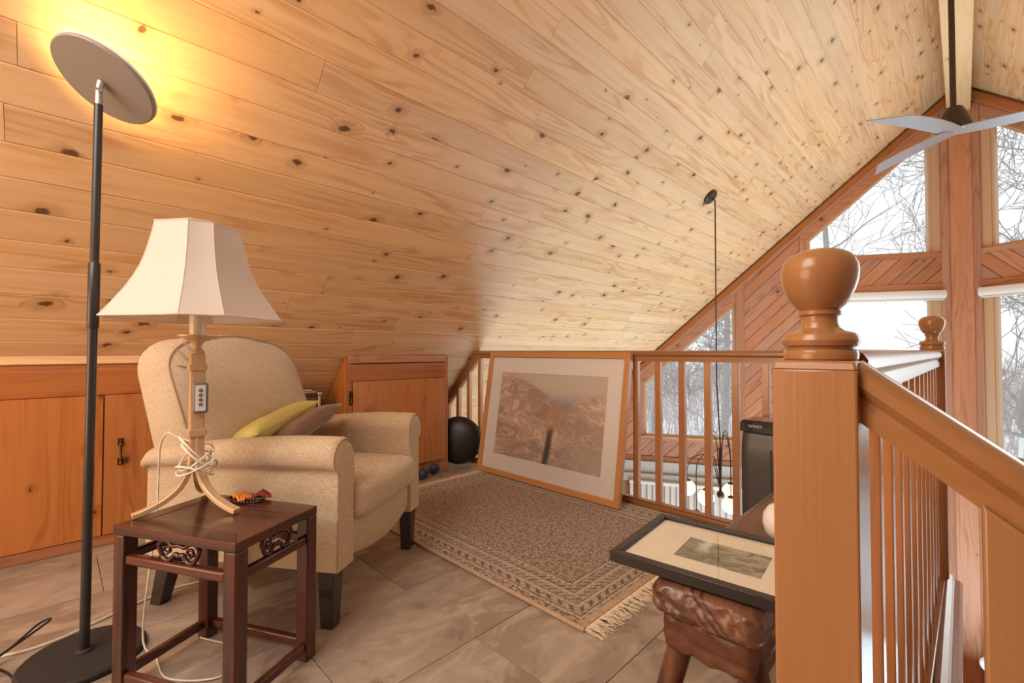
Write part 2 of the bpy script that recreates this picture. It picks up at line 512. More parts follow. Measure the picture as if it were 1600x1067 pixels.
# ------------------------------------------------------------------ mesh helpers
class B:
    def __init__(s):
        s.bm = bmesh.new()

    def add(s, vs, fs, M=None):
        vv = [s.bm.verts.new(M @ Vector(v) if M else v) for v in vs]
        for f in fs:
            try:
                s.bm.faces.new([vv[i] for i in f])
            except ValueError:
                pass
        return s

    def box(s, x0, x1, y0, y1, z0, z1, M=None, ch=0):
        if ch:
            t = bmesh.new()
            bmesh.ops.create_cube(t, size=1)
            for v in t.verts:
                v.co = Vector(((x0 + x1) / 2 + v.co.x * (x1 - x0), (y0 + y1) / 2 + v.co.y * (y1 - y0), (z0 + z1) / 2 + v.co.z * (z1 - z0)))
            bmesh.ops.bevel(t, geom=t.edges[:], offset=ch, segments=2, affect='EDGES')
            t.verts.index_update()
            vs = [v.co.copy() for v in t.verts]
            fs = [[v.index for v in f.verts] for f in t.faces]
            t.free()
            return s.add(vs, fs, M)
        v = [(x, y, z) for x in (x0, x1) for y in (y0, y1) for z in (z0, z1)]
        f = [(0, 1, 3, 2), (4, 6, 7, 5), (0, 4, 5, 1), (2, 3, 7, 6), (0, 2, 6, 4), (1, 5, 7, 3)]
        return s.add(v, f, M)

    def prism(s, pts, d0, d1, fn=None):
        """polygon pts (a,b) extruded between depths; fn(a,b,d)->xyz"""
        fn = fn or (lambda a, b, d: (a, d, b))
        n = len(pts)
        vs = [fn(a, b, d0) for a, b in pts] + [fn(a, b, d1) for a, b in pts]
        fs = [tuple(range(n))[::-1], tuple(range(n, 2 * n))]
        fs += [(i, (i + 1) % n, n + (i + 1) % n, n + i) for i in range(n)]
        return s.add(vs, fs)

    def lathe(s, prof, n=24, M=None, cap=True):
        vs, fs = [], []
        for r, z in prof:
            for k in range(n):
                a = 2 * math.pi * k / n
                vs.append((r * math.cos(a), r * math.sin(a), z))
        for i in range(len(prof) - 1):
            for k in range(n):
                k2 = (k + 1) % n
                fs.append((i * n + k, i * n + k2, (i + 1) * n + k2, (i + 1) * n + k))
        if cap:
            fs.append(tuple(range(n))[::-1])
            fs.append(tuple((len(prof) - 1) * n + k for k in range(n)))
        return s.add(vs, fs, M)

    def tube(s, pts, r, n=8, closed=False, r2=None, sq=1):
        pts = [Vector(p) for p in pts]
        m = len(pts)
        rs = r if isinstance(r, (list, tuple)) else [r + ((r2 - r) * i / max(1, m - 1) if r2 is not None else 0) for i in range(m)]
        vs, fs = [], []
        up = None
        for i, p in enumerate(pts):
            a = pts[i - 1] if (i > 0 or closed) else p
            b = pts[(i + 1) % m] if (i < m - 1 or closed) else p
            d = (b - a)
            d = d.normalized() if d.length > 1e-9 else Vector((0, 0, 1))
            if up is None:
                up = Vector((0, 0, 1)) if abs(d.z) < .9 else Vector((1, 0, 0))
            u = d.cross(up)
            if u.length < 1e-6:
                u = d.cross(Vector((0, 1, 0)))
            u.normalize()
            w = u.cross(d).normalized()
            up = w
            for k in range(n):
                an = 2 * math.pi * k / n
                vs.append(p + (u * math.cos(an) * sq + w * math.sin(an)) * rs[i])
        L = m if closed else m - 1
        for i in range(L):
            j = (i + 1) % m
            for k in range(n):
                k2 = (k + 1) % n
                fs.append((i * n + k, i * n + k2, j * n + k2, j * n + k))
        if not closed:
            fs.append(tuple(range(n))[::-1])
            fs.append(tuple((m - 1) * n + k for k in range(n)))
        return s.add(vs, fs)

    def rbox(s, cx, cy, cz, sx, sy, sz, r, n=6, warp=None, M=None):
        """rounded box, optionally warped: warp(u,v,w in -1..1, point) -> point"""
        t = bmesh.new()
        bmesh.ops.create_cube(t, size=2)
        bmesh.ops.subdivide_edges(t, edges=t.edges[:], cuts=n * 2, use_grid_fill=True)
        out = []
        hx, hy, hz = sx / 2, sy / 2, sz / 2
        for v in t.verts:
            q = []
            for c, h in zip(v.co, (hx, hy, hz)):
                # denser near the edges
                e = math.sin(c * math.pi / 2) * .5 + c * .5
                q.append(e * h)
            p = Vector(q)
            inner = Vector([max(-(h - r), min(h - r, c)) for c, h in zip(p, (hx, hy, hz))])
            d = p - inner
            if d.length > 1e-9:
                mx_ = max(abs(a) for a in d)
                p = inner + d.normalized() * min(r, mx_) if mx_ > 0 else p
            P_ = p
            if warp:
                P_ = warp(p.x / hx, p.y / hy, p.z / hz, P_.copy())
            v.co = P_ + Vector((cx, cy, cz))
        t.verts.index_update()
        vs = [v.co.copy() for v in t.verts]
        fs = [[v.index for v in f.verts] for f in t.faces]
        t.free()
        return s.add(vs, fs, M)

    def sphere(s, c, r, seg=16, sc=(1, 1, 1)):
        t = bmesh.new()
        bmesh.ops.create_uvsphere(t, u_segments=seg, v_segments=max(6, seg // 2), radius=r)
        t.verts.index_update()
        vs = [Vector((v.co.x * sc[0] + c[0], v.co.y * sc[1] + c[1], v.co.z * sc[2] + c[2])) for v in t.verts]
        fs = [[v.index for v in f.verts] for f in t.faces]
        t.free()
        return s.add(vs, fs)


def mk(name, b, mat, parent=None, smooth=0, bevel=0, loc=None, M=None, label=None, cat=None, group=None, kind=None, seg=2, sub=0):
    me = bpy.data.meshes.new(name)
    bmesh.ops.recalc_face_normals(b.bm, faces=b.bm.faces)
    b.bm.to_mesh(me)
    b.bm.free()
    me.materials.append(mat)
    o = bpy.data.objects.new(name, me)
    COL.objects.link(o)
    if smooth:
        me.polygons.foreach_set('use_smooth', [True] * len(me.polygons))
        me.set_sharp_from_angle(angle=R(smooth))
    if M is not None:
        o.matrix_basis = M
    if loc:
        o.location = loc
    if parent is not None:
        o.parent = parent
    if bevel:
        md = o.modifiers.new('bevel', 'BEVEL')
        md.width = bevel
        md.segments = seg
        md.limit_method = 'ANGLE'
        md.angle_limit = R(40)
        if not smooth:
            me.polygons.foreach_set('use_smooth', [True] * len(me.polygons))
            me.set_sharp_from_angle(angle=R(30))
    if sub:
        md = o.modifiers.new('sub', 'SUBSURF')
        md.levels = sub
        md.render_levels = sub
    props(o, label, cat, group, kind)
    return o


def props(o, label=None, cat=None, group=None, kind=None):
    for k, v in (('label', label), ('category', cat), ('group', group), ('kind', kind)):
        if v:
            o[k] = v
    return o


def thing(name, loc, rz, label, cat, group=None, kind=None):
    o = bpy.data.objects.new(name, None)
    o.empty_display_size = .1
    COL.objects.link(o)
    o.location = loc
    o.rotation_euler = (0, 0, rz)
    return props(o, label, cat, group, kind)


def inst(name, src, parent, M):
    o = bpy.data.objects.new(name, src.data)
    COL.objects.link(o)
    o.matrix_basis = M
    o.parent = parent
    return o


def spline(pts, n=8, closed=False):
    P = [Vector(p) for p in pts]
    out = []
    m = len(P)
    segs = m if closed else m - 1
    for i in range(segs):
        p0 = P[(i - 1) % m] if (closed or i > 0) else P[0] * 2 - P[1]
        p1, p2 = P[i], P[(i + 1) % m]
        p3 = P[(i + 2) % m] if (closed or i < m - 2) else P[-1] * 2 - P[-2]
        for k in range(n):
            t_ = k / n
            out.append(.5 * ((2 * p1) + (-p0 + p2) * t_ + (2 * p0 - 5 * p1 + 4 * p2 - p3) * t_ ** 2 + (-p0 + 3 * p1 - 3 * p2 + p3) * t_ ** 3))
    if not closed:
        out.append(P[-1])
    return out


# ================================================================== STRUCTURE
SL = 1.04                      # roof slope (rise over run)
RIDGE = .96 + 3.0 * SL         # 4.08
TH = math.atan(SL)
PA = R(28)                     # angle of the two halves of the prow
YP = 7.42                      # y of the prow's centre line
YB = -2.5


def zc(x):
    return RIDGE - SL * abs(x)


def ygable(x):
    return YP - abs(x) * math.tan(PA)


# ---- ceiling: slab + individual tongue and groove planks
XE = 4.05
ceil_b = B()
for s_ in (-1, 1):
    pts = [(0, YB), (s_ * XE, YB), (s_ * XE, ygable(XE) + .5), (0, YP + .5)]
    ceil_b.prism(pts, .022, .16, lambda a, b, d: (a, b, zc(a) + d / math.cos(TH)))
ceiling = mk('ceiling', ceil_b, m_back, kind='structure')


def plank_mesh(L, w=.1335, t=.018, g=.004):
    b = B()
    h = w / 2
    # cross section with eased lower corners (V joint); local: x length, y width, z thickness, visible face at z=0
    sec = [(-h, t), (-h, g), (-h + g, 0), (h - g, 0), (h, g), (h, t)]
    n = len(sec)
    vs = [(0.0, y, z) for y, z in sec] + [(L, y, z) for y, z in sec]
    fs = [tuple(range(n)), tuple(range(n, 2 * n))[::-1]] + [(i, n + i, n + (i + 1) % n, (i + 1) % n) for i in range(n)]
    return b.add(vs, fs)


W = .1335


def ceil_planks(side, u0, u1, ystart, seed):
    """side -1 left slope, +1 right; u measured down the slope from the ridge"""
    rd = random.Random(seed)
    k = int(u0 / W)
    first = True
    while (k + .5) * W < u1:
        u = (k + .5) * W
        x = side * u * math.cos(TH)
        yend = ygable(x) + .02
        y = ystart
        a = ystart - rd.uniform(0, 3.0)
        while y < yend:
            L = rd.choice((1.6, 2.4, 3.0, 3.6, 4.2, 4.8)) + rd.uniform(-.25, .25)
            e = min(a + L, yend)
            if yend - e < .35:
                e = yend
            if e > y + .05:
                me_b = plank_mesh(e - y - .0015)
                # local x -> world y ; local y -> down the slope ; local z -> up out of the room
                xa = Vector((0, 1, 0))
                za = Vector((side * math.sin(TH), 0, math.cos(TH)))
                ya = za.cross(xa)
                M = Matrix.Translation((x, y, zc(x) + .0)) @ Matrix((xa, ya, za)).transposed().to_4x4()
                mk('plank', me_b, m_ceil, ceiling, M=M)
                y = e
            a += L
        k += 1


ceil_planks(-1, .02, 5.75, -1.0, 3)
ceil_planks(1, .02, 1.6, 1.2, 5)

# ridge beam
beam = B().box(-.1, .1, -2.4, YP + .02, 3.72, 3.995)
mk('trim_ridge', beam, wood('pale_beam', (.80, .55, .32), (.62, .36, .16), 'Y', knots=.3, grain=.3), bevel=.006, kind='structure',
   label='pale pine ridge beam along the peak of the ceiling')

# ---- prow gable walls
def gmat(side):
    return Matrix(((math.cos(PA), side * math.sin(PA), 0, 0), (-side * math.sin(PA), math.cos(PA), 0, YP), (0, 0, 1, 0), (0, 0, 0, 1)))


def rake(u, off=0):
    return RIDGE - off - SL * math.cos(PA) * u


def clip(poly, nx, nz, c):
    """keep nx*x+nz*z <= c"""
    out = []
    for i in range(len(poly)):
        a, b = poly[i], poly[(i + 1) % len(poly)]
        da, db = nx * a[0] + nz * a[1] - c, nx * b[0] + nz * b[1] - c
        if da <= 0:
            out.append(a)
        if (da < 0 < db) or (db < 0 < da):
            t_ = da / (da - db)
            out.append((a[0] + (b[0] - a[0]) * t_, a[1] + (b[1] - a[1]) * t_))
    return out


GU0, GU1 = .275, 1.557      # glass of the upper/middle windows
LU0, LU1 = 2.403, 3.55      # glass of the low outer window
TOPOFF = .30                # rake to glass
win_no = 0
for side, wname in ((-1, 'wall_gable_left'), (1, 'wall_gable_right')):
    GM = gmat(side)
    fn = lambda a, b, d, s_=side: (s_ * a, d, b)
    UE = 4.53
    # solid regions (u,z) convex polygons, between the openings
    cas = .0
    solids = [
        [(0, rake(0)), (0, rake(0) - .45), (.05, 3.0), (GU0, rake(GU0, TOPOFF)), (GU1, rake(GU1, TOPOFF)), (UE, rake(UE, TOPOFF)), (UE, rake(UE))],
        [(0, -2.85), (GU0, -2.85), (GU0, rake(GU0, TOPOFF)), (0, rake(0) - .3)],
        [(GU0, 1.66), (GU1, 1.66), (GU1, 2.108), (GU0, 2.108)],
        [(GU1, -.81), (LU0, -.81), (LU0, rake(LU0, TOPOFF)), (GU1, rake(GU1, TOPOFF))],
        [(LU0, -.81), (LU1, -.81), (LU1, -.205), (LU0, -.205)],
        [(LU1, -2.85), (UE, -2.85), (UE, rake(UE, TOPOFF)), (LU1, rake(LU1, TOPOFF))],
        [(GU0, -.81), (GU1, -.81), (GU1, -.21), (GU0, -.21)],
        [(GU0, -2.85), (LU1, -2.85), (LU1, -2.25), (GU0, -2.25)],
    ]
    solids[0] = [(0, rake(0)), (0, rake(0) - TOPOFF), (UE, rake(UE, TOPOFF)), (UE, rake(UE))]
    wb = B()
    for poly in solids:
        wb.prism(poly, .0, .12, fn)
    wall = mk(wname, wb, m_back, M=GM, kind='structure')
    # diagonal boards, 45 degrees, falling towards the outside
    bw = .125
    boards = [
        [(.19, 1.749), (GU1 + .1, 1.749), (GU1 + .1, 2.06), (.19, 2.06)],
        [(GU1 + .1, -.475), (2.296, -.475), (2.296, rake(2.296, .15)), (GU1 + .1, rake(GU1 + .1, .15))],
        [(2.296, -.475), (3.66, -.475), (3.66, -.26), (2.296, -.26)],
        [(3.66, -.475), (4.45, -.475), (4.45, rake(4.45, .15)), (3.66, rake(3.66, .15))],
        [(.19, -.475), (GU1 + .1, -.475), (GU1 + .1, -.27), (.19, -.27)],
    ]
    for poly in boards:
        # boards run along direction (-1,-1)/sqrt2 in (u,z): constant c = z - ... (u - z) fixed
        cs = [(u + 0) - z for u, z in poly]
        k0, k1 = math.floor(min((u - -z * -1) for u, z in poly) / (bw * 1.414)), 0
        vals = [u * .7071 - (-z) * .7071 for u, z in poly]   # distance across boards, n=(1,1)/sqrt2
        k0, k1 = math.floor(min(vals) / bw), math.ceil(max(vals) / bw)
        for k in range(k0, k1):
            q = clip(poly, .7071, .7071, (k + 1) * bw - .0025)
            q = clip(q, -.7071, -.7071, -(k * bw + .0025)) if len(q) > 2 else q
            if len(q) < 3:
                continue
            # drop slivers
            ar = abs(sum(q[i][0] * q[(i + 1) % len(q)][1] - q[(i + 1) % len(q)][0] * q[i][1] for i in range(len(q)))) / 2
            if ar < .0015:
                continue
            cxu = sum(p[0] for p in q) / len(q)
            cz_ = sum(p[1] for p in q) / len(q)
            # build in a frame whose x runs along the board
            pb = B()
            ex = (side * .7071, -.7071)  # board direction in local (x,z)
            loc = [((side * (u - cxu)) * ex[0] + (z - cz_) * ex[1], -(side * (u - cxu)) * ex[1] + (z - cz_) * ex[0]) for u, z in q]
            pb.prism(loc, -.018, -.001, lambda a, b, d: (a, d, b))
            Mb = Matrix(((ex[0], 0, -ex[1], side * cxu), (0, 1, 0, 0), (ex[1], 0, ex[0], cz_), (0, 0, 0, 1)))
            mk('plank', pb, m_cedX, wall, M=Mb, bevel=.003, seg=1)

    def board(name, pts, d0, d1, mat, bev=.004):
        return mk(name, B().prism(pts, d0, d1, fn), mat, wall, bevel=bev, seg=1)

    # rake trim following the ceiling (grain along the rake)
    Lr = 4.5 / math.cos(math.atan(SL * math.cos(PA)))
    ra = math.atan(SL * math.cos(PA))
    for o0, o1, d0, d1 in ((0.012, .108, -.055, -.018), (.09, .15, -.036, -.018)):
        rb = B().box(0, Lr, d0, d1, -o1 * math.cos(ra), -o0 * math.cos(ra))
        Mr = Matrix.Translation((0, 0, RIDGE)) @ Matrix.Rotation(ra if side > 0 else math.pi - ra, 4, 'Y')
        if side < 0:
            Mr = Matrix.Translation((0, 0, RIDGE)) @ Matrix.Rotation(-ra, 4, 'Y') @ Matrix.Diagonal((-1, 1, 1, 1))
        mk('rake_board', rb, m_trimX if o0 < .05 else m_cedX, wall, M=Mr, bevel=.006, seg=2)
    # flat casing between rake and glass
    board('casing', [(GU0 - .08, rake(GU0 - .08, .15)), (GU0 - .08, rake(GU0 - .08, TOPOFF)), (GU1 + .1, rake(GU1 + .1, TOPOFF)), (GU1 + .1, rake(GU1 + .1, .15))], -.022, 0, m_cedX)
    board('casing', [(2.296, rake(2.296, .15)), (2.296, rake(2.296, TOPOFF)), (3.66, rake(3.66, TOPOFF)), (3.66, rake(3.66, .15))], -.022, 0, m_cedX)
    # vertical casings
    for u0, u1, z0, z1 in ((.105, .27, -2.8, -.55), (.105, .195, -.56, rake(.15, .15)), (GU1, GU1 + .1, 1.66, rake(GU1 + .1, .2)), (GU1, GU1 + .1, -.3, 1.76), (2.296, LU0, -.26, rake(2.296, .2)), (LU1, 3.66, -.26, rake(3.66, .2))):
        board('casing', [(u0, z0), (u1, z0), (u1, z1), (u0, z1)], -.024, 0, m_cedZ)
    for u0, u1, z0, z1 in ((.195, GU1, 2.052, 2.108), (.195, GU1, 1.68, 1.749), (.195, GU1, -.27, -.205), (2.35, LU1 + .05, -.262, -.205)):
        board('casing', [(u0, z0), (u1, z0), (u1, z1), (u0, z1)], -.03, 0, m_cedX)
    board('sill', [(.15, -.222), (GU1 + .05, -.222), (GU1 + .05, -.204), (.15, -.204)], -.06, 0, m_sash)
    board('sill', [(2.36, -.222), (LU1 + .05, -.222), (LU1 + .05, -.204), (2.36, -.204)], -.06, 0, m_sash)
    board('trim_board', [(.12, -.541), (4.45, -.541), (4.45, -.475), (.12, -.475)], -.03, 0, m_trimX)
    board('painted_beam', [(.30, -.70), (4.45, -.70), (4.45, -.545), (.30, -.545)], -.05, 0, m_wbeam)
    board('painted_rail', [(.30, -.81), (4.45, -.81), (4.45, -.705), (.30, -.705)], -.10, 0, m_wbeam)
    # windows: sash frame and panes
    wins = [
        [(GU0, 2.108), (GU1, 2.108), (GU1, rake(GU1, TOPOFF)), (GU0, rake(GU0, TOPOFF))],
        [(GU0, -.205), (GU1, -.205), (GU1, 1.68), (GU0, 1.68)],
        [(LU0, -.205), (LU1, -.205), (LU1, rake(LU1, TOPOFF)), (LU0, rake(LU0, TOPOFF))],
        [(GU0, -2.25), (LU1, -2.25), (LU1, -.81), (GU0, -.81)],
    ]
    for poly in wins:
        win_no += 1
        fb = B()
        n = len(poly)
        cx_ = sum(p[0] for p in poly) / n
        cz_ = sum(p[1] for p in poly) / n

        def inset(t_):
            # inset each edge by distance t_
            out = poly[:]
            for i in range(n):
                a, b = poly[i], poly[(i + 1) % n]
                dx, dz = b[0] - a[0], b[1] - a[1]
                L = math.hypot(dx, dz)
                nx, nz = dz / L, -dx / L
                if (cx_ - a[0]) * nx + (cz_ - a[1]) * nz > 0:
                    nx, nz = -nx, -nz
                out = clip(out, nx, nz, nx * a[0] + nz * a[1] - t_)
            return out
        fr = thing('window_%d' % win_no, (0, 0, 0), 0, None, None, kind='structure')
        fr.matrix_basis = GM
        inner = inset(.028)
        if len(inner) == n:
            # align the two rings
            j = min(range(n), key=lambda q: (inner[q][0] - poly[0][0]) ** 2 + (inner[q][1] - poly[0][1]) ** 2)
            inner = inner[j:] + inner[:j]
            fb = B()
            vs = [fn(a, b, d) for d in (.015, .07) for a, b in poly] + [fn(a, b, d) for d in (.015, .07) for a, b in inner]
            fs = []
            for i in range(n):
                k = (i + 1) % n
                fs += [(i, k, 2 * n + k, 2 * n + i), (n + i, 3 * n + i, 3 * n + k, n + k), (2 * n + i, 2 * n + k, 3 * n + k, 3 * n + i), (i, n + i, n + k, k)]
            fb.add(vs, fs)
            mk('sash', fb, m_sash, fr)
            mk('pane', B().prism([(cx_ + (a - cx_) * 1.005, cz_ + (b - cz_) * 1.005) for a, b in inner], .040, .046, fn), m_glass, fr)
        else:
            print('inset mismatch', len(inner), n)
    # roller blinds rolled up over the middle window
    rbm = B()
    rc = spline([(-.03, 0, 0), (-.058, 0, .02), (-.062, 0, .06), (-.045, 0, .098), (0, 0, .112)], 4)
    pts = [(0.0, 0.0)] + [(p.x, p.z) for p in rc]
    rt = thing('roller_blind', (0, 0, 0), 0, 'rolled up white roller blind over the %s' % ('middle left gable window' if side < 0 else 'middle right gable window'), 'blind', 'roller blinds over the gable windows')
    rt.matrix_basis = GM
    u0_, u1_ = .185, GU1 + .02
    rbm.prism([(-.026, .0), (-.07, .015), (-.088, .055), (-.075, .10), (-.026, .113)], u0_, u1_, lambda a, b, d, s_=side: (s_ * d, a, 1.562 + b))
    mk('cassette', rbm, m_roller, rt, smooth=50)
    mk('bottom_bar', B().box(*(sorted((side * (u0_ + .02), side * (u1_ - .02)))), -.066, -.052, 1.548, 1.563), m_roller, rt, bevel=.003)

# centre post of the prow: one wide board face and two side pieces
cp = B()
pz0, pz1 = -2.85, 3.9
cp.prism([(-.09, YP - .09), (.1, YP - .09), (.1, YP - .02), (0, YP + .02), (-.09, YP - .02)], pz0, pz1, lambda a, b, d: (a, b, d))
post = mk('trim_center_post', cp, m_cedZ, kind='structure', bevel=.006)

# side walls below the eaves, lower floor, snow
for s_, nm in ((-1, 'wall_left'), (1, 'wall_right')):
    x0, x1 = sorted((s_ * XE, s_ * (XE + .12)))
    mk(nm, B().box(x0, x1, YB, ygable(XE) + .1, -2.85, zc(XE) + .1), m_cedY, kind='structure')
mk('wall_back', B().box(-XE, XE, YB - .1, YB, -2.85, 4.0), m_cedY, kind='structure')
mk('floor_lower', B().box(-4.1, 4.1, YB, 7.5, -3.0, -2.85), m_lower, kind='structure')

# ---- loft floor (slab + tiles)
FX1, FY1 = -.085, 2.60
fl = B()
fl.box(-3.86, FX1, YB, FY1 + .02, -.22, -.0105)
fl.box(FX1, .55, YB, .55, -.22, -.0105)
floor = mk('floor', fl, m_grout, kind='structure')
TW = .4268
# one column of tiles per TW, half-lapped
ncol = 0
for c in range(-9, 2):
    xa, xb = -.747 + c * TW, -.747 + (c + 1) * TW
    off = 1.011 if c % 2 == 1 else .584
    for r_ in range(-4, 3):
        ya, yb = off + r_ * 2 * TW, off + (r_ + 1) * 2 * TW
        ax, bx = max(xa, -3.855), min(xb, FX1 if yb > .55 else .55)
        ay, by = max(ya, -2.4), min(yb, FY1 + .015)
        if xa >= FX1 - .02:
            ax, bx = xa, min(xb, .55)
            by = min(by, .55)
        elif xb > FX1 and yb > .55:
            bx = FX1
        if bx - ax < .03 or by - ay < .03:
            continue
        ctr = ((ax + bx) / 2, (ay + by) / 2)
        g = .0012
        tb = B().box(ax - ctr[0] + g, bx - ctr[0] - g, ay - ctr[1] + g, by - ctr[1] - g, -.0095, 0)
        mk('tile', tb, m_tile, floor, loc=(ctr[0], ctr[1], 0), bevel=.0008, seg=1)
# floor edge: wood fascia and moulded nosing toward the open side and the far side
mk('trim_1', B().box(FX1 - .005, FX1 + .012, .55, FY1 + .05, -.24, .012), m_oakY, kind='structure', bevel=.004)
nos = B()
prof = [(-.005, .0), (.0, .018), (.014, .028), (.028, .022), (.034, .008), (.050, .006), (.058, -.004), (.058, -.018), (.040, -.03), (.036, -.06), (.012, -.07), (-.005, -.07)]
nos.prism(prof, .74, FY1 + .06, lambda a, b, d: (FX1 + .012 + a, d, b))
mk('trim_2', nos, m_oakY, smooth=35, kind='structure')
mk('trim_3', B().box(-3.86, -.06, FY1 + .02, FY1 + .05, -.24, .01), m_oakX, kind='structure', bevel=.004)

# ---- knee wall with cupboard doors
XK = -3.03
kw = B()
kw.box(XK - .06, XK - .001, YB, .95, .0, .92)
knee = mk('wall_knee', kw, m_trimY, kind='structure')
mk('header', B().box(XK - .005, XK + .006, YB, .95, .742, .858), m_trimY, knee, bevel=.002)
mk('cornice', B().box(XK - .03, XK - .002, YB, .95, .858, .93), m_ceilY, knee)
mk('cornice', B().box(XK - .05, XK + .012, YB, .95, .8955, .935), m_ceilY, knee, bevel=.004)
mk('baseboard_left', B().box(XK - .01, XK + .012, YB, .95, 0, .052), m_trimY, kind='structure', bevel=.003)
door_spans = [(-2.42, -1.28), (-1.275, -.665), (-.66, .178), (.184, .90)]


def board_door(name, y0, y1, z0, z1, xf, parent, mat, thick=.018, nb=None, label=None):
    d = thing(name, (xf, y0, z0), 0, label, None)
    d.parent = parent
    rd = random.Random(int(abs(y0) * 1000))
    y = 0
    W_ = y1 - y0
    n = nb or max(1, round(W_ / .17))
    cuts = [0] + sorted((i + rd.uniform(-.15, .15)) * W_ / n for i in range(1, n)) + [W_]
    for a, b_ in zip(cuts[:-1], cuts[1:]):
        h = (b_ - a) / 2
        bb = B().box(0, thick, -h + .0002, h - .0002, 0, z1 - z0)
        mk('board', bb, mat, d, loc=(0, (a + b_) / 2, 0))
    return d


cup = thing('cupboard', (XK, 0, 0), 0, 'row of knotty pine cupboard doors in the low knee wall at the left', 'cupboard')
# each door is a part with its own boards
for i, (y0, y1) in enumerate(door_spans):
    d = board_door('door', y0, y1, .055, .74, 0, cup, m_doorZ)
    if i in (3, 1):
        hb = B()
        hy, hz = (.062 if i == 3 else y1 - y0 - .06), .40
        pr = [(.004, -.062), (.009, -.055), (.005, -.046), (.0085, -.038), (.0055, -.028), (.0045, 0), (.0055, .028), (.0085, .038), (.005, .046), (.009, .055), (.004, .062)]
        hb.lathe(pr, 12, Matrix.Translation((.036, hy, hz)))
        for zz in (-.04, .04):
            hb.tube([(.016, hy, hz + zz), (.036, hy, hz + zz)], .005, 8)
        hb.rbox(.020, hy, hz - .048, .004, .024, .036, .002, 2)
        hb.rbox(.020, hy, hz + .048, .004, .024, .036, .002, 2)
        mk('handle', hb, m_brass, d, smooth=40)

# second cupboard, boxed out under the slope near the railing
cab = thing('cupboard', (XK, 0, 0), 0, 'boxed cedar cupboard with one knotty door beside the far railing', 'cupboard')
CY0, CY1 = 1.42, 2.305


def sidep(y0, y1, nm='side_panel'):
    b = B()
    b.prism([(0, 0), (0, zc(XK) - .012), (-.82, zc(XK - .82) - .012), (-.82, 0)], y0, y1, lambda a, b_, d: (a, d, b_))
    return mk(nm, b, m_trimZ, cab, bevel=.002)


sidep(CY0, CY0 + .022)
sidep(CY1 - .022, CY1)
mk('face_frame', B().box(-.02, -.001, CY0 + .02, CY0 + .055, .0, .885).box(-.02, -.001, 2.268, CY1 - .02, 0, .885).box(-.02, -.002, CY0 + .055, 2.27, 0, .082), m_trimZ, cab, bevel=.002)
mk('header', B().box(-.02, .001, CY0 + .022, CY1 - .022, .745, .865), m_trimY, cab, bevel=.002)
mk('top_rail', B().box(-.02, .012, CY0 + .022, CY1 - .022, .872, .922), m_cedY, cab, bevel=.003)
cd = board_door('door', 1.477, 2.266, .085, .743, 0, cab, m_doorZ, nb=4)
hb = B()
hb.lathe([(.004, -.04), (.008, -.034), (.004, -.02), (.0045, 0), (.004, .02), (.008, .034), (.004, .04)], 10, Matrix.Translation((.012, -.016, .545)))
hb.rbox(.002, -.016, .545, .004, .022, .10, .002, 2)
mk('handle', hb, m_brass, cd, smooth=40)

# nook between the two cupboards: drawer unit with books
dr = thing('drawer_unit', (-3.245, 1.06, 0), 0, 'dark brown drawer unit with a chrome corner post in the nook behind the armchair', 'drawers')
mk('cabinet_body', B().box(-.02, .14, -.10, .22, .02, .66), m_dkdrawer, dr, bevel=.003)
mk('top', B().box(-.025, .15, -.105, .225, .66, .675), m_dkdrawer, dr, bevel=.003)
for z0 in (.04, .25, .46):
    mk('drawer_front', B().box(.14, .15, -.09, .20, z0, z0 + .19), m_dkdrawer, dr, bevel=.003)
mk('corner_post', B().box(.140, .152, .206, .220, 0, .66), m_chrome, dr, bevel=.002, label='chrome corner post')
mk('post_cap', B().box(.134, .158, .200, .228, .660, .682), m_chrome, dr, bevel=.003)
for nm, z0, h, mat, lab in (('book', .676, .014, m_bookcov, 'orange-brown book lying on the dark drawer unit, lower of the two'), ('book', .6905, .011, m_bookcov2, 'grey book lying on top of the orange-brown book')):
    bk = thing(nm, (-3.165, 1.155, z0), R(8 if h > .012 else -4), lab, 'book', 'books on the drawer unit')
    L_ = .10 if h > .012 else .075
    mk('cover', B().box(-.05, .055, -L_, L_, 0, .002).box(-.05, .055, -L_, L_, h - .002, h).box(-.052, -.049, -L_, L_, 0, h), mat, bk)
    mk('pages', B().box(-.048, .052, -L_ + .004, L_ - .004, .0025, h - .0025), m_paper, bk)

# ================================================================== RAILINGS
YR = 2.60
RX0, RX1 = -3.02, -.137


def rail_section(flip=1):
    """moulded handrail section (across, up), 62 mm wide, 66 mm tall, top at z=0"""
    half = [(0, 0), (.016, -.001), (.026, -.006), (.031, -.014), (.031, -.026), (.026, -.033), (.021, -.038), (.021, -.043), (.0245, -.050), (.0245, -.066)]
    return half + [(-a, b) for a, b in half[::-1][:-1]]


far = thing('railing', (-1.5, YR, 0), 0, 'far loft railing with square balusters behind the large framed picture', 'railing', 'loft railings')
sec = rail_section()
off = Vector((1.5, -YR, 0))
mk('handrail', B().prism(sec, RX0 - .02, RX1 + .01, lambda a, b, d: (d + 1.5, a, .962 + b)), m_oakX, far, smooth=35)
mk('bottom_rail', B().box(RX0 - .05 - .35 + 1.5, RX1 + 1.5 + .01, -.030, .030, 0, .028), m_oakX, far, bevel=.005)
mk('shoe_moulding', B().box(RX0 - .05 - .35 + 1.5, RX1 + 1.5 + .01, -.020, .020, .028, .040), m_oakX, far, bevel=.004)
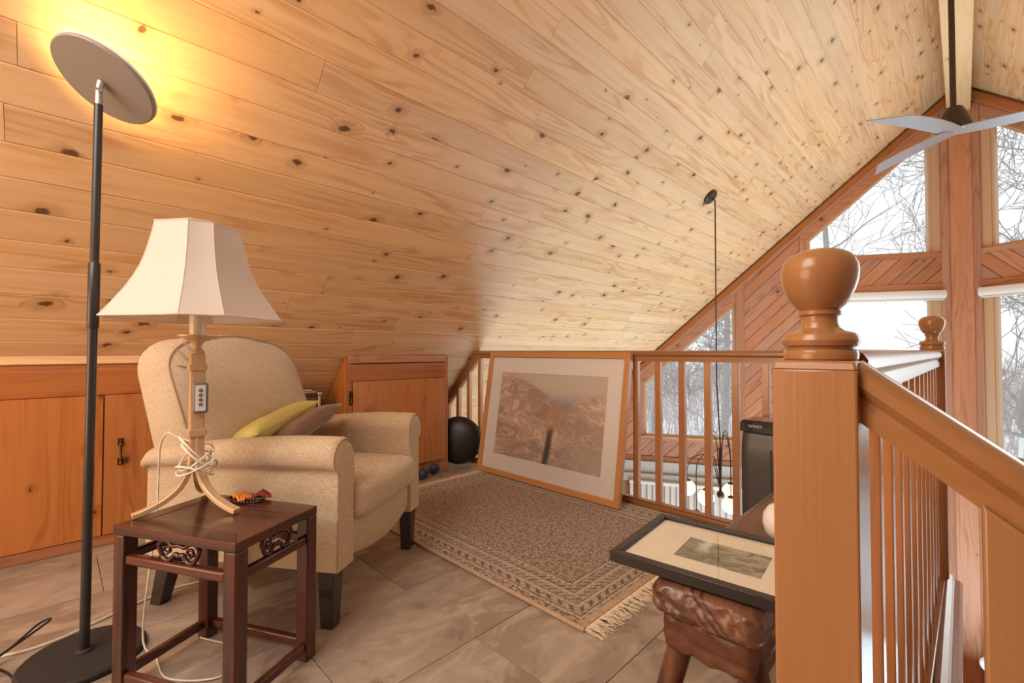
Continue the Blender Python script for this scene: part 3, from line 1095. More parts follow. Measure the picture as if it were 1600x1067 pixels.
# sloping rail under the ceiling at the left end
dz = .036
db = B()
db.prism([(-3.0, .9585), (-3.0, .868), (-3.51, .868 - .51 * SL), (-3.51, .9585 - .51 * SL)], -.02, .02, lambda a, b, d: (a + 1.5, d, b))
mk('sloping_rail', db, m_oakX, far, bevel=.003)
bx = -1.47
bals = []
xs = [-1.47 + .1489 * k for k in range(0, 9)] + [-1.47 - .1489 * k for k in range(1, 14)]
for x in sorted(xs):
    if x > RX1 - .05 or x < -3.42:
        continue
    ztop = .90 if x > -3.03 else .885 + (x + 3.045) * SL
    if ztop < .2:
        continue
    w = .0175
    mk('baluster', B().box(-w, w, -w, w, .038, ztop), m_balZ, far, loc=(x + 1.5, 0, 0), bevel=.0025, seg=1)


def newel(name, x, y, w, zb, sq_top, ball_r, label, group='newel posts'):
    n = thing(name, (x, y, zb), 0, label, 'post', group)
    h = w / 2
    b = B().box(-h, h, -h, h, 0, sq_top - zb - .010)
    # chamfered shoulder
    z0 = sq_top - zb - .010
    b.add([(-h, -h, z0), (h, -h, z0), (h, h, z0), (-h, h, z0), (-h * .945, -h * .945, z0 + .010), (h * .945, -h * .945, z0 + .010), (h * .945, h * .945, z0 + .010), (-h * .945, h * .945, z0 + .010)],
          [(0, 1, 5, 4), (1, 2, 6, 5), (2, 3, 7, 6), (3, 0, 4, 7), (4, 5, 6, 7)])
    mk('shaft', b, m_oakZ, n, bevel=.003, seg=2)
    k = ball_r / .0425
    t0 = sq_top - zb - .002
    pr = [(.034, -.004), (.037, 0), (.0402, .004), (.0408, .010), (.0395, .0145), (.0362, .0165), (.0365, .0185), (.0408, .021), (.0424, .027), (.0412, .0320), (.0390, .0352), (.0340, .0375), (.0265, .0395), (.0222, .0430), (.0202, .0490), (.0200, .0545),
          (.0205, .058), (.0235, .0600), (.0238, .0640), (.0215, .0655), (.0225, .0670), (.0278, .0722), (.0332, .0805), (.0380, .0905), (.0412, .1012), (.0428, .1118), (.0423, .1210), (.0393, .1297), (.0330, .1368), (.0225, .1420), (.0100, .1446), (.0008, .1450)]
    mk('finial', B().lathe([(r_ * k, z * k) for r_, z in pr], 40, Matrix.Translation((0, 0, t0))), m_oakZ, n, smooth=28)
    return n


NX, NY = -.131, .694
newel('newel_post', NX, NY, .088, -.22, .948, .0425, 'large turned newel post in the right foreground, nearest the viewer')
newel('newel_post', -.094, 2.635, .080, -.22, .966, .0425, 'small distant newel post with ball top in the corner of the far railing')

right = thing('railing', (NX, 1.6, 0), 0, 'right loft railing running away from the big newel post beside the stairwell', 'railing', 'loft railings')
# slight skew so that the rail joins both posts
RXA, RXB = -.118, -.094


def rxx(y):
    return RXA + (RXB - RXA) * (y - .74) / (2.6 - .74)


skew = lambda a, b, d: (rxx(d) + a - NX, d - 1.6, .962 + b)
mk('handrail', B().prism(sec, .739, 2.594, skew), m_oakY, right, smooth=35)
mk('bottom_rail', B().prism([(-.03, -.962), (.03, -.962), (.03, -.934), (-.03, -.934)], .739, 2.594, skew), m_oakY, right, bevel=.004)
y = .815
while y < 2.58:
    w = .0175
    mk('baluster', B().box(-w, w, -w, w, .026, .90), m_balZ, right, loc=(rxx(y) - NX, y - 1.6, 0), bevel=.0025, seg=1)
    y += .1489

# stair handrail falling to the right from the big newel
st = thing('stair_handrail', (NX + .044, NY, .9), 0, 'thick polished stair handrail sloping down to the right from the big newel post', 'handrail')
sl = .79
a_ = math.atan(sl)
sec2 = [(p[0] * 1.0, p[1] * .93) for p in sec]
X0 = NX + .0445
mk('rail', B().prism(sec2, 0, .75, lambda a, b, d: (d, a, .048 + b / math.cos(a_) * .93 - sl * d)), m_oakX, st, smooth=35)
# post carrying it
sp = B()
px0 = .012 - X0
sp.prism([(px0, .9 * 0 - 1.1), (px0 + .09, -1.1), (px0 + .09, .048 - .063 - sl * (px0 + .09)), (px0, .048 - .066 - sl * px0)], -.035, .035, lambda a, b, d: (a, d, b))
mk('support_post', sp, m_oakZ, st, bevel=.003)
mk('lower_newel', B().box(.70, .79, -.045, .045, -1.6, -.38), m_oakZ, st, bevel=.004)
# stairs going down on the near side
for k in range(5):
    mk('stair_tread' if k else 'stair_tread', B().box(.55 + k * .25, .83 + k * .25, -.35, .60, -.04 - .19 * (k + 1), -.19 * (k + 1)), m_oakY, kind='structure')

# ================================================================== OUTSIDE
mk('snowy_ground', B().box(-60, 60, 7.9, 90, -3.3, -3.2), m_snow, kind='structure')
brush_b = B()
rd = random.Random(11)
for i in range(5200):
    y = rd.uniform(17, 60)
    x = rd.uniform(-1.05, .55) * y
    h = rd.uniform(1.2, 3.1) * (.7 + y / 55)
    if abs(x + .2 * y) < .3 * y and y < 30:
        h *= .55
    w_ = .006 + y * .0009
    dx = rd.uniform(-.35, .35) * h
    dx2 = rd.uniform(-.5, .5) * h
    m_ = rd.uniform(.3, .6)
    brush_b.add([(x - w_, y, -3.2), (x + w_, y, -3.2), (x + dx * m_ - w_ * .7, y, -3.2 + h * m_), (x + dx * m_ + w_ * .7, y, -3.2 + h * m_), (x + dx, y, -3.2 + h), (x + dx2, y + .1, -3.2 + h * .92), (x, y + w_, -3.2)],
                [(0, 1, 3, 2), (1, 6, 3), (6, 0, 2), (2, 3, 4), (2, 3, 5)])
mk('distant_brush', brush_b, m_brush, kind='stuff', label='low line of brush along the far horizon', cat='bushes')


def tree(x, y, h, r, lean, seed, label, spread=1.0, first=.32, z0=-3.2, pts0=None, depth=5, sparse=.15):
    rd = random.Random(seed)
    tb, bb = B(), B()
    cnt = [0]

    def grow(p, d, L, rad, dep, b):
        n = 5
        pts = [p.copy()]
        q = p.copy()
        dd = d.copy()
        for i in range(n):
            dd = (dd + Vector((rd.uniform(-1, 1), rd.uniform(-1, 1), rd.uniform(-.6, .8))) * .20).normalized()
            q = q + dd * L / n
            pts.append(q.copy())
        rr = [max(.0075, rad * (1 - .5 * i / n)) for i in range(n + 1)]
        b.tube(pts, rr, 5 if dep > 3 else (4 if dep > 1 else 3))
        if dep == 0:
            return
        k = 3 if dep > 2 else 4
        for j in range(k):
            i = rd.randint(2, n)
            ax = Vector((rd.uniform(-1, 1), rd.uniform(-1, 1), rd.uniform(-.5, 1))).normalized()
            nd = (dd * .6 + ax * spread * .85).normalized()
            grow(pts[i], nd, L * rd.uniform(.62, .85), rr[i] * .55, dep - 1, bb)
    o = thing('bare_tree', (x, y, z0), 0, label, 'tree', 'bare trees outside')
    if pts0:
        P = spline(pts0, 5)
    else:
        P = spline([(0, 0, 0), (lean * .3, 0, h * .33), (lean * .8, .1, h * .66), (lean, 0, h)], 5)
    m_ = len(P)
    tb.tube(P, [r * (1 - .6 * i / m_) for i in range(m_)], 9)
    for i in range(int(m_ * first), m_, 1):
        for _ in range(1):
            ax = Vector((rd.uniform(-1, 1), rd.uniform(-1, 1), rd.uniform(-.1, .9))).normalized()
            if rd.random() < sparse:
                continue
            grow(P[i], ax, h * .24 * rd.uniform(.7, 1.1), r * (1 - .6 * i / m_) * .36, depth - 1, bb)
    mk('trunk', tb, m_bark, o, smooth=60)
    mk('branches', bb, m_bark, o)
    return o


tree(-4.35, 12.0, 6.6, .12, .10, 21, 'bare tree with a thick pale trunk seen through the low left gable window', first=.25)
tree(-2.7, 17.5, 11.2, .13, -.5, 34, 'bare tree whose thin branches fill the upper left gable window', first=.45, sparse=.45, depth=4)
tree(1.15, 14.0, 8.5, .15, -.3, 8, 'bare tree with a crooked trunk seen through the right gable windows', pts0=[(.3, 0, 0), (.25, 0, 1.6), (-.25, 0, 2.6), (-.15, 0, 3.6), (.3, 0, 4.6), (.4, 0, 6.4), (.2, 0, 8.6)], first=.3, sparse=.4)
tree(-9.2, 17.5, 6.2, .10, .5, 55, 'thin bare tree far left beyond the low gable window')

# ================================================================== FAN
FH = Vector((-.024, 4.14, 2.40))
fan = thing('ceiling_fan', (FH.x, FH.y, FH.z), 0, 'three-bladed brushed metal ceiling fan hanging from the ridge on a dark rod', 'fan')
mk('downrod', B().tube([(0, 0, .10), (0, 0, 1.32)], .0165, 14), m_bronze, fan, smooth=60)
mk('canopy', B().lathe([(.03, 1.24), (.055, 1.27), (.07, 1.32)], 20), m_bronze, fan, smooth=40)
mk('motor_housing', B().lathe([(.088, .008), (.096, .022), (.088, .05), (.070, .10), (.052, .14), (.046, .15), (.018, .155)], 32), m_bronze, fan, smooth=40)
for ang, r_ in ((239, .665), (131.6, .77), (5, .74)):
    bb = B()
    n = 28
    vs = []
    for i in range(n + 1):
        t_ = i / n
        rr = .0 + r_ * t_
        # chord, tapering to a point on the trailing side
        ch = .118 + .026 * math.sin(math.pi * min(1, t_ * 1.1))
        kt = max(0, (t_ - .72) / .28)
        ch *= (1 - kt) ** .8 if kt < 1 else 0
        ch = max(ch, .003)
        cen = -.055 * kt + .02 * math.sin(math.pi * t_)
        tw = -R(4) * (1 - .35 * t_)
        zz = .012 * t_
        for s_ in (-1, 1):
            for dz_ in (-.003, .003):
                vs.append((rr, cen + s_ * ch / 2 * math.cos(tw), zz + s_ * ch / 2 * math.sin(tw) + dz_))
    fs = []
    for i in range(n):
        a, b = i * 4, (i + 1) * 4
        fs += [(a, b, b + 2, a + 2), (a + 1, a + 3, b + 3, b + 1), (a, a + 1, b + 1, b), (a + 2, b + 2, b + 3, a + 3)]
    fs += [(0, 2, 3, 1), (n * 4, n * 4 + 1, n * 4 + 3, n * 4 + 2)]
    bb.add(vs, fs)
    mk('blade', bb, m_fan, fan, M=Matrix.Rotation(R(ang), 4, 'Z'), smooth=40)

# ================================================================== CHANDELIER
CH = Vector((-1.565, 4.234, 0))
chz = zc(-1.636)
ch = thing('chandelier', (CH.x, CH.y, -.33), 0, 'pendant chandelier with thin dark looping arms and small lit glass globes beyond the railing', 'chandelier')
nrm = Vector((math.sin(TH), 0, -math.cos(TH)))
Mc = Matrix.Translation((-.071, 0, chz + .33)) @ nrm.to_track_quat('Z', 'Y').to_matrix().to_4x4()
mk('canopy', B().lathe([(.001, 0), (.068, 0), (.068, .020), (.062, .026), (.001, .026)], 32, Mc), m_bronze, ch, smooth=40)
cp_ = Mc @ Vector((0, 0, .026))
mk('suspension_rod', B().tube([cp_, cp_ + nrm * .02, (cp_.x + .028, 0, cp_.z - .035), (cp_.x + .028, 0, 1.0), (0.01, 0, .30), (0, 0, .05)], .0062, 8), m_bronze, ch, smooth=60)
mk('hub', B().tube([(0, 0, .02), (0, 0, .42)], .011, 10).sphere((0, 0, 0), .034, 16), m_bronze, ch, smooth=60)
# arms: (globe offset x,y,z ; loop top height ; lit)
arms = [((-.31, .02, -.005), .33, 1), ((-.15, .05, -.07), .52, 1), ((.03, .17, .0), .56, 1), ((.10, -.03, -.065), .54, 1), ((-.19, -.06, -.25), .36, 1)]
for (gx, gy, gz), top, lit in arms:
    arc = [(0.0, 0, .03), (gx * .12, gy * .12, top * .55), (gx * .25, gy * .25, top * .9), (gx * .5, gy * .5, top), (gx * .82, gy * .82, top * .86), (gx, gy, top * .55), (gx, gy, gz + .075)]
    mk('arm', B().tube(spline(arc, 8), .0045, 8), m_bronze, ch, smooth=60)
    gl = mk('globe', B().sphere((gx, gy, gz), .073, 20), m_globe, ch, smooth=60, label='lit opal glass globe')
    mk('globe_cap', B().lathe([(.028, gz + .062), (.03, gz + .072), (.012, gz + .085)], 16, Matrix.Translation((gx, gy, 0))), m_bronze, ch, smooth=40)

# vertical blind below
vb = thing('vertical_blind', (0, 0, 0), 0, 'pale vertical blind glimpsed below the gable windows through the balusters', 'blind')
vb.matrix_basis = gmat(-1)
mk('head_rail', B().box(-3.75, -2.0, -.16, -.11, -.83, -.79), m_roller, vb, bevel=.004)
u = 2.05
while u < 3.72:
    mk('vane', B().box(-.044, .044, -.0015, .0015, -2.2, -.83), m_blind, vb, M=Matrix.Translation((-u, -.135, 0)) @ Matrix.Rotation(R(18), 4, 'Z'))
    u += .075

# ================================================================== RUG
rc = Vector(((RUGX0 + RUGX1) / 2, (RUGY0 + RUGY1) / 2, 0))
rug = thing('rug', (rc.x, rc.y, 0), 0, 'fringed brown and cream patterned oriental rug on the tiled floor', 'rug')
hx, hy = (RUGX1 - RUGX0) / 2, (RUGY1 - RUGY0) / 2
rb = B()
nx_, ny_ = 60, 40
vs = []
for j in range(ny_ + 1):
    for i in range(nx_ + 1):
        x = -hx + 2 * hx * i / nx_
        y = -hy + 2 * hy * j / ny_
        z = .011 + .0012 * noise.noise(Vector((x * 3, y * 3, 0)))
        vs.append((x, y, z))
fs = [(j * (nx_ + 1) + i, j * (nx_ + 1) + i + 1, (j + 1) * (nx_ + 1) + i + 1, (j + 1) * (nx_ + 1) + i) for j in range(ny_) for i in range(nx_)]
rb.add(vs, fs)
rb.box(-hx, hx, -hy, hy, .001, .0092)
mk('pile', rb, m_rug, rug, smooth=60)
for nm, p0, p1 in (('side_binding', (-hx - .005, -hy, .0085), (hx + .005, -hy, .0085)), ('side_binding', (-hx - .005, hy, .0085), (hx + .005, hy, .0085))):
    mk(nm, B().tube(spline([p0, ((p0[0] + p1[0]) / 2, p0[1] - .002, .0085), p1], 10), .0078, 10, sq=1.2), m_rugedge, rug, smooth=60)
for s_ in (-1, 1):
    mk('end_binding', B().box(min(s_ * hx, s_ * (hx - .03)), max(s_ * hx, s_ * (hx - .03)), -hy, hy, .003, .0135), m_rugedge, rug, bevel=.002)
    fb = B()
    rd = random.Random(5 + s_)
    for i in range(420):
        y0 = -hy + 2 * hy * (i + rd.uniform(-.4, .4)) / 420
        L = rd.uniform(.045, .085)
        dy = rd.uniform(-.022, .022)
        clump = .012 * math.sin(y0 * 2 * math.pi / .035)
        z1 = rd.uniform(.001, .010)
        fb.tube([(s_ * (hx - .002), y0, .008), (s_ * (hx + L * .4), y0 + dy * .3 + clump * .4, rd.uniform(.006, .014)), (s_ * (hx + L * .75), y0 + dy * .7 + clump, .006), (s_ * (hx + L), y0 + dy + clump * 1.3, z1)], .0022, 4, r2=.0010)
    mk('fringe', fb, m_fringe, rug, kind='stuff', label='cream cotton fringe')

# ================================================================== BIG PICTURE
PW, PH = 1.300, .945
lean = math.atan2(.146, .93)
pic = thing('framed_picture', (-2.118, 2.386, .0165), R(-.4), 'large wooden framed picture of tan folded hills leaning on the far railing', 'picture')
pic.rotation_euler = (-lean, 0, R(-.6))
pic_M = None
fw, fd = .040, .032


def frame_piece(parent, pts, d0, d1, mat, nm='frame_member', fnn=None, bev=.003):
    return mk(nm, B().prism(pts, d0, d1, fnn or (lambda a, b, d: (a, d, b))), mat, parent, bevel=bev, seg=2)


hw = PW / 2
frame_piece(pic, [(-hw, 0), (hw, 0), (hw - fw, fw), (-hw + fw, fw)], -.002, fd, m_frameX)
frame_piece(pic, [(-hw, PH), (-hw + fw, PH - fw), (hw - fw, PH - fw), (hw, PH)], -.002, fd, m_frameX)
frame_piece(pic, [(-hw, 0), (-hw + fw, fw), (-hw + fw, PH - fw), (-hw, PH)], -.002, fd, m_frameZ)
frame_piece(pic, [(hw, 0), (hw, PH), (hw - fw, PH - fw), (hw - fw, fw)], -.002, fd, m_frameZ)
mk('backing_board', B().box(-hw + .02, hw - .02, .022, .028, .02, PH - .02), m_dkdrawer, pic)
aw, ah = PW - .31, PH - .315
acz = .155 + ah / 2
mb = B()
ix, iz0, iz1 = aw / 2, acz - ah / 2, acz + ah / 2
o_ = hw - fw + .004
mb.box(-o_, -ix, .014, .018, fw - .004, PH - fw + .004).box(ix, o_, .014, .018, fw - .004, PH - fw + .004)
mb.box(-ix, ix, .014, .018, fw - .004, iz0).box(-ix, ix, .014, .018, iz1, PH - fw + .004)
mk('mount', mb, m_mat, pic)
art = mk('artwork', B().box(-aw / 2 - .004, aw / 2 + .004, .0185, .0205, -ah / 2 - .004, ah / 2 + .004), art_mat('folded_hills_print', aw, ah, 'folds'), pic, loc=(0, 0, acz))
mk('glazing', B().box(-o_, o_, .0085, .0105, fw - .004, PH - fw + .004), m_picglass, pic)

# ================================================================== AIR PURIFIER
ap = thing('air_purifier', (-.585, 2.43, 0), 0, 'dark grey upright air purifier standing in the railing corner beside the bench', 'appliance')


def pwarp(u, v, w, p):
    if w > .55:
        k = (w - .55) / .45
        p.x *= 1 - .03 * k * k
        if v < 0:
            p.y += .03 * k * k
    return p


mk('body', B().rbox(0, 0, .305, .37, .19, .60, .022, 6, pwarp), m_purif, ap, smooth=50)
pt = B()
pt.prism([(-.180, .618), (-.183, .578), (-.06, .572), (.0, .563), (.06, .560), (.183, .560), (.180, .618), (.165, .633), (-.165, .633)], -.075, .085, lambda a, b, d: (a, d, b))
mk('control_panel', B().prism([(-.186, .575), (-.02, .568), (.03, .556), (.186, .553), (.186, .618), (.172, .630), (-.172, .630), (-.186, .618)], -.093, .07, lambda a, b, d: (a, d + (.0), b)), m_purifd, ap, bevel=.004)
for k in range(9):
    mk('vent_slot', B().box(-.0035, .0035, -.0015, .0015, .06, .50), m_purifd, ap, loc=(-.052 + .0135 * k, -.0965, 0), bevel=.001, seg=1)
fc = bpy.data.curves.new('lettering', 'FONT')
fc.body = 'WINIX'
fc.size = .0195
fc.extrude = .0004
fc.materials.append(m_letter)
ft = bpy.data.objects.new('lettering_curve', fc)
fo = bpy.data.objects.new('lettering', bpy.data.meshes.new_from_object(ft))
bpy.data.objects.remove(ft)
COL.objects.link(fo)
fo.parent = ap
fo.location = (-.148, -.0945, .596)
fo.rotation_euler = (R(90), 0, 0)
fo.scale = (1.05, 1, 1)
mk('display', B().box(-.006, .006, -.0006, .0006, -.006, .006), m_purif, ap, loc=(-.025, -.0940, .592))

# ================================================================== BENCH, PICTURE, VASE
BX0, BX1, BY0, BY1 = -.485, -.268, .905, 1.98
bn = thing('wooden_bench', ((BX0 + BX1) / 2, (BY0 + BY1) / 2, 0), 0, 'rough hewn dark wooden bench with splayed legs under the black picture frame', 'bench')
hxb, hyb = (BX1 - BX0) / 2, (BY1 - BY0) / 2


def bwarp(u, v, w, p):
    n_ = noise.noise(Vector((p.x * 22 + 3, p.y * 7, p.z * 22)))
    n2_ = noise.noise(Vector((p.x * 60, p.y * 14, p.z * 60 + 9)))
    n3_ = noise.noise(Vector((p.x * 160, p.y * 30, p.z * 160)))
    k = .0022 * n_ + .0020 * n2_ + .0009 * n3_
    p.x += k * (1 if abs(u) > .8 else 0)
    p.z += k * (.35 if w > .5 else 1)
    p.y += (k * 1.4 + .004 * n2_) * (1 if abs(v) > .9 else 0)
    return p


mk('seat', B().rbox(0, 0, .4385, hxb * 2, hyb * 2, .072, .024, 22, bwarp), m_benchY, bn, smooth=60)
# end blocks (cleats) under both ends
for s_ in (-1, 1):
    mk('cleat', B().rbox(0, s_ * (hyb - .085), .368, .175, .13, .075, .010, 6, bwarp), m_benchX, bn, smooth=60)
    for q in (-1, 1):
        lb = B()
        top = Vector((q * .055, s_ * (hyb - .09), .40))
        bot = Vector((q * .150, s_ * (hyb - .045), .002))
        pts = [top.lerp(bot, i / 8) for i in range(9)]
        lb.tube(pts, .027, 10, r2=.023)
        mk('leg', lb, m_benchZ, bn, smooth=50)
    mk('stretcher', B().rbox(0, s_ * (hyb - .062), .215, .21, .030, .045, .008, 4, bwarp), m_benchX, bn, smooth=60)
mk('long_stretcher', B().rbox(0, 0, .16, .032, hyb * 2 - .18, .045, .010, 5), m_benchY, bn, smooth=60)

FL, FWd = .405, .312
bp = thing('framed_photo', (-.395, 1.078, .4795), R(5.5), 'black framed landscape photo lying flat on the rough bench', 'picture')
b_ = .020
fz = (0, .024)
F3 = lambda a, b, d: (a, b, d)
hl, hh = FL / 2, FWd / 2
for pts in ([(-hl, -hh), (hl, -hh), (hl - b_, -hh + b_), (-hl + b_, -hh + b_)], [(-hl, hh), (-hl + b_, hh - b_), (hl - b_, hh - b_), (hl, hh)],
            [(-hl, -hh), (-hl + b_, -hh + b_), (-hl + b_, hh - b_), (-hl, hh)], [(hl, -hh), (hl, hh), (hl - b_, hh - b_), (hl - b_, -hh + b_)]):
    frame_piece(bp, pts, 0, .024, m_blackframe, fnn=F3, bev=.002)
iw, ih = .180, .128
ox, oy = .0, .0
o2x, o2y = hl - b_ + .003, hh - b_ + .003
mb = B()
mb.box(-o2x, ox - iw / 2, -o2y, o2y, .013, .015).box(ox + iw / 2, o2x, -o2y, o2y, .013, .015)
mb.box(ox - iw / 2, ox + iw / 2, -o2y, oy - ih / 2, .013, .015).box(ox - iw / 2, ox + iw / 2, oy + ih / 2, o2y, .013, .015)
mk('mount', mb, m_mat2, bp)
mk('photo', B().box(-iw / 2 - .002, iw / 2 + .002, -ih / 2 - .002, ih / 2 + .002, .0115, .0128), art_mat('olive_landscape_photo', iw, ih, 'photo'), bp, loc=(ox, oy, 0))
mk('glazing', B().box(-o2x, o2x, -o2y, o2y, .0165, .0180), m_picglass, bp)
vs_ = mk('ceramic_vase', B().lathe([(.018, 0), (.030, .003), (.044, .022), (.049, .045), (.046, .068), (.034, .086), (.021, .094), (.019, .104), (.023, .109), (.018, .109), (.015, .096)], 32), m_ceramic, smooth=50,
         loc=(-.330, 1.315, .4755), label='white rounded ceramic vase on the bench half hidden by the big newel post', cat='vase')

# ================================================================== BLACK DISC CUSHION, DUMBBELL
dc = thing('round_cushion', (-3.055, 2.437, 0), 0, 'black vinyl round disc cushion standing on edge between cupboard and railing', 'cushion')
db_ = B()
Md = Matrix.Translation((0, 0, .202)) @ Matrix.Rotation(R(40), 4, 'Z') @ Matrix.Rotation(R(90 - 6), 4, 'X')
db_.lathe([(.001, -.062), (.08, -.060), (.15, -.046), (.190, -.021), (.200, 0), (.190, .021), (.15, .046), (.08, .060), (.001, .062)], 40, Md)
mk('pad', db_, m_foam, dc, smooth=60)
mk('valve', B().tube([(-.09, -.11, .33), (-.11, -.14, .345)], .012, 8), m_foam, dc, smooth=60)
dm = thing('dumbbell', (-2.90, 2.02, .045), R(112), 'navy blue rubber dumbbell on the floor behind the armchair', 'dumbbell')
for s_ in (-1, 1):
    mk('weight_head', B().lathe([(.02, 0), (.038, .006), (.043, .018), (.043, .045), (.038, .058), (.02, .064)], 6, Matrix.Translation((s_ * .048, 0, 0)) @ Matrix.Rotation(R(90) * s_, 4, 'Y')), m_blue, dm, bevel=.006)
mk('grip', B().tube([(-.05, 0, 0), (.05, 0, 0)], .015, 12), m_blue, dm, smooth=60)

# ================================================================== ARMCHAIR
fdir = Vector((.83, .555, 0)).normalized()
rz = math.atan2(fdir.y, fdir.x)
# local frame: x forward (front of arms at 0), y towards the far arm (0..0.72), z up
chair = thing('armchair', (-1.533, .683, 0), rz, 'oatmeal linen rolled arm reclining armchair with dark tapered legs', 'armchair')
CW = .72


def arm(mirror):
    sec_ = []
    cx0, cz0, rr = .046, .592, .065
    pts = [(.112, .20), (.112, .50), (.112, .575)]
    for i in range(0, 15):
        a = R(-8) + (R(222)) * i / 14
        pts.append((cx0 + rr * math.cos(a) * 1.05, cz0 + rr * math.sin(a)))
    pts += [(.008, .545), (.010, .53), (.008, .36), (.004, .20)]
    n = len(pts)
    stations = [(.012, .90), (.006, .965), (-.006, 1.0), (-.05, 1.0), (-.18, 1), (-.32, 1), (-.46, 1), (-.60, 1), (-.70, 1), (-.765, .98), (-.785, .90)]
    vs, fs = [], []
    cxm, czm = .055, .42
    for a, k in stations:
        drop = .055 * max(0, (-a - .15) / .63) ** 1.3
        bulge = .018 * math.sin(math.pi * min(1, max(0, -a / .78)))
        for (s_, z) in pts:
            s2 = cxm + (s_ - cxm) * k
            z2 = czm + (z - czm) * (k if z > czm else 1)
            if z > .5:
                w_ = (z - .5) / .15
                z2 -= drop * w_
                if s_ < .05:
                    s2 -= bulge * w_
            if z < .25:
                z2 = z - (.0 if True else 0)
            if mirror:
                s2 = CW - s2
            vs.append((a, s2, z2))
    m = len(stations)
    for i in range(m - 1):
        for j in range(n):
            k = (j + 1) % n
            fs.append((i * n + j, i * n + k, (i + 1) * n + k, (i + 1) * n + j))
    fs.append(tuple(range(n)))
    fs.append(tuple((m - 1) * n + j for j in range(n))[::-1])
    o = mk('arm', B().add(vs, fs), m_linen, chair, smooth=50)
    # piping around the scroll front
    pp = []
    for (s_, z) in pts[1:]:
        s2 = cxm + (s_ - cxm) * .955
        z2 = czm + (z - czm) * (.97 if z > czm else 1)
        if mirror:
            s2 = CW - s2
        pp.append((.008, s2, z2))
    mk('piping', B().tube(pp, .0028, 6), m_piping, o, smooth=60)
    return o


arm(False)
arm(True)


def seatwarp(u, v, w, p):
    k = (1 - u * u) * (1 - v * v)
    if w > 0:
        p.z += .022 * k
    p.x += .012 * (1 - v * v) * (1 - w * w) * (1 if u > 0 else 0)
    return p


sc_ = mk('seat_cushion', B().rbox(-.265, CW / 2, .405, .62, CW - .226, .135, .038, 8, seatwarp), m_linen, chair, smooth=60)
pt_ = []
for i in range(17):
    t_ = -1 + 2 * i / 16
    pt_.append((.0455 - .001, CW / 2 + t_ * (CW / 2 - .135), .448 + .003 * (1 - t_ * t_)))
# front rail with curved lower edge
fr_ = B()
N = 20
vs, fs = [], []
for i in range(N + 1):
    t_ = i / N
    y_ = .112 + t_ * (CW - .224)
    zl = .195 + .0 * math.sin(math.pi * t_)
    xf = -.004 + .018 * math.sin(math.pi * t_)
    zl = .215 - .03 * math.sin(math.pi * t_) ** .8
    for (x, z) in ((-.06, zl), (xf - .012, zl), (xf, zl + .012), (xf + .004, .30), (xf - .004, .345), (-.06, .345)):
        vs.append((x, y_, z))
k6 = 6
for i in range(N):
    for j in range(k6):
        fs.append((i * k6 + j, i * k6 + (j + 1) % k6, (i + 1) * k6 + (j + 1) % k6, (i + 1) * k6 + j))
fs += [tuple(range(k6)), tuple(N * k6 + j for j in range(k6))]
mk('front_rail', fr_.add(vs, fs), m_linen, chair, smooth=50)
mk('seat_base', B().box(-.74, -.05, .105, CW - .105, .20, .34), m_linen, chair)


# back: outline (s,z) extruded along the reclined normal
def backpts(inset=0):
    s0, s1 = .0 + inset, CW - .0 - inset
    z0, z1 = .30, 1.050 - inset
    pts = [(s0 + .03, z0), (s1 - .03, z0), (s1, .60)]
    # upper right shoulder
    def shoulder(cx, sgn):
        out = []
        for i in range(9):
            a = R(90) * i / 8
            out.append((cx + sgn * .19 * math.cos(a) * 1.0, z1 - .17 + (.13) * math.sin(a)))
        return out
    rgt = shoulder(s1 - .19, 1)
    lft = shoulder(s0 + .19, -1)[::-1]
    mid = [(s1 - .19 - (s1 - s0 - .38) * i / 6, z1 - .04 + .022 * math.sin(math.pi * i / 6)) for i in range(1, 6)]
    pts += rgt + mid + lft + [(s0, .60)]
    return pts


REC = .30   # recline: x shift per unit z


def bx_(z, d):  # noqa
    return bx0_(z, d) - .045 * max(0, min(1, (z - .42) / .3))


def bx0_(z, d):
    """d depth: 0 front surface, 1 rear surface"""
    f_ = -.50 - (z - .42) * REC + (.02 * math.sin(math.pi * max(0, min(1, (z - .35) / .65))))
    r__ = -.70 - (z - .42) * (REC * .72) - (.0)
    return f_ + (r__ - f_) * d


o_pts = backpts()
n = len(o_pts)
rings = []
cS, cZ = CW / 2, .66
for (ins, d, puff) in ((.07, -.10, 1), (.025, -.02, 1), (.0, .14, 0), (.0, .5, 0), (.0, .86, 0), (.02, 1.0, 0)):
    ring = []
    for (s_, z) in o_pts:
        ds, dz_ = cS - s_, cZ - z
        L = math.hypot(ds, dz_)
        s2, z2 = s_ + ds / L * ins, z + dz_ / L * ins
        ring.append((bx_(z2, d), s2, z2))
    rings.append(ring)
vs = [p for r__ in rings for p in r__]
fs = []
for i in range(len(rings) - 1):
    for j in range(n):
        k = (j + 1) % n
        fs.append((i * n + j, i * n + k, (i + 1) * n + k, (i + 1) * n + j))
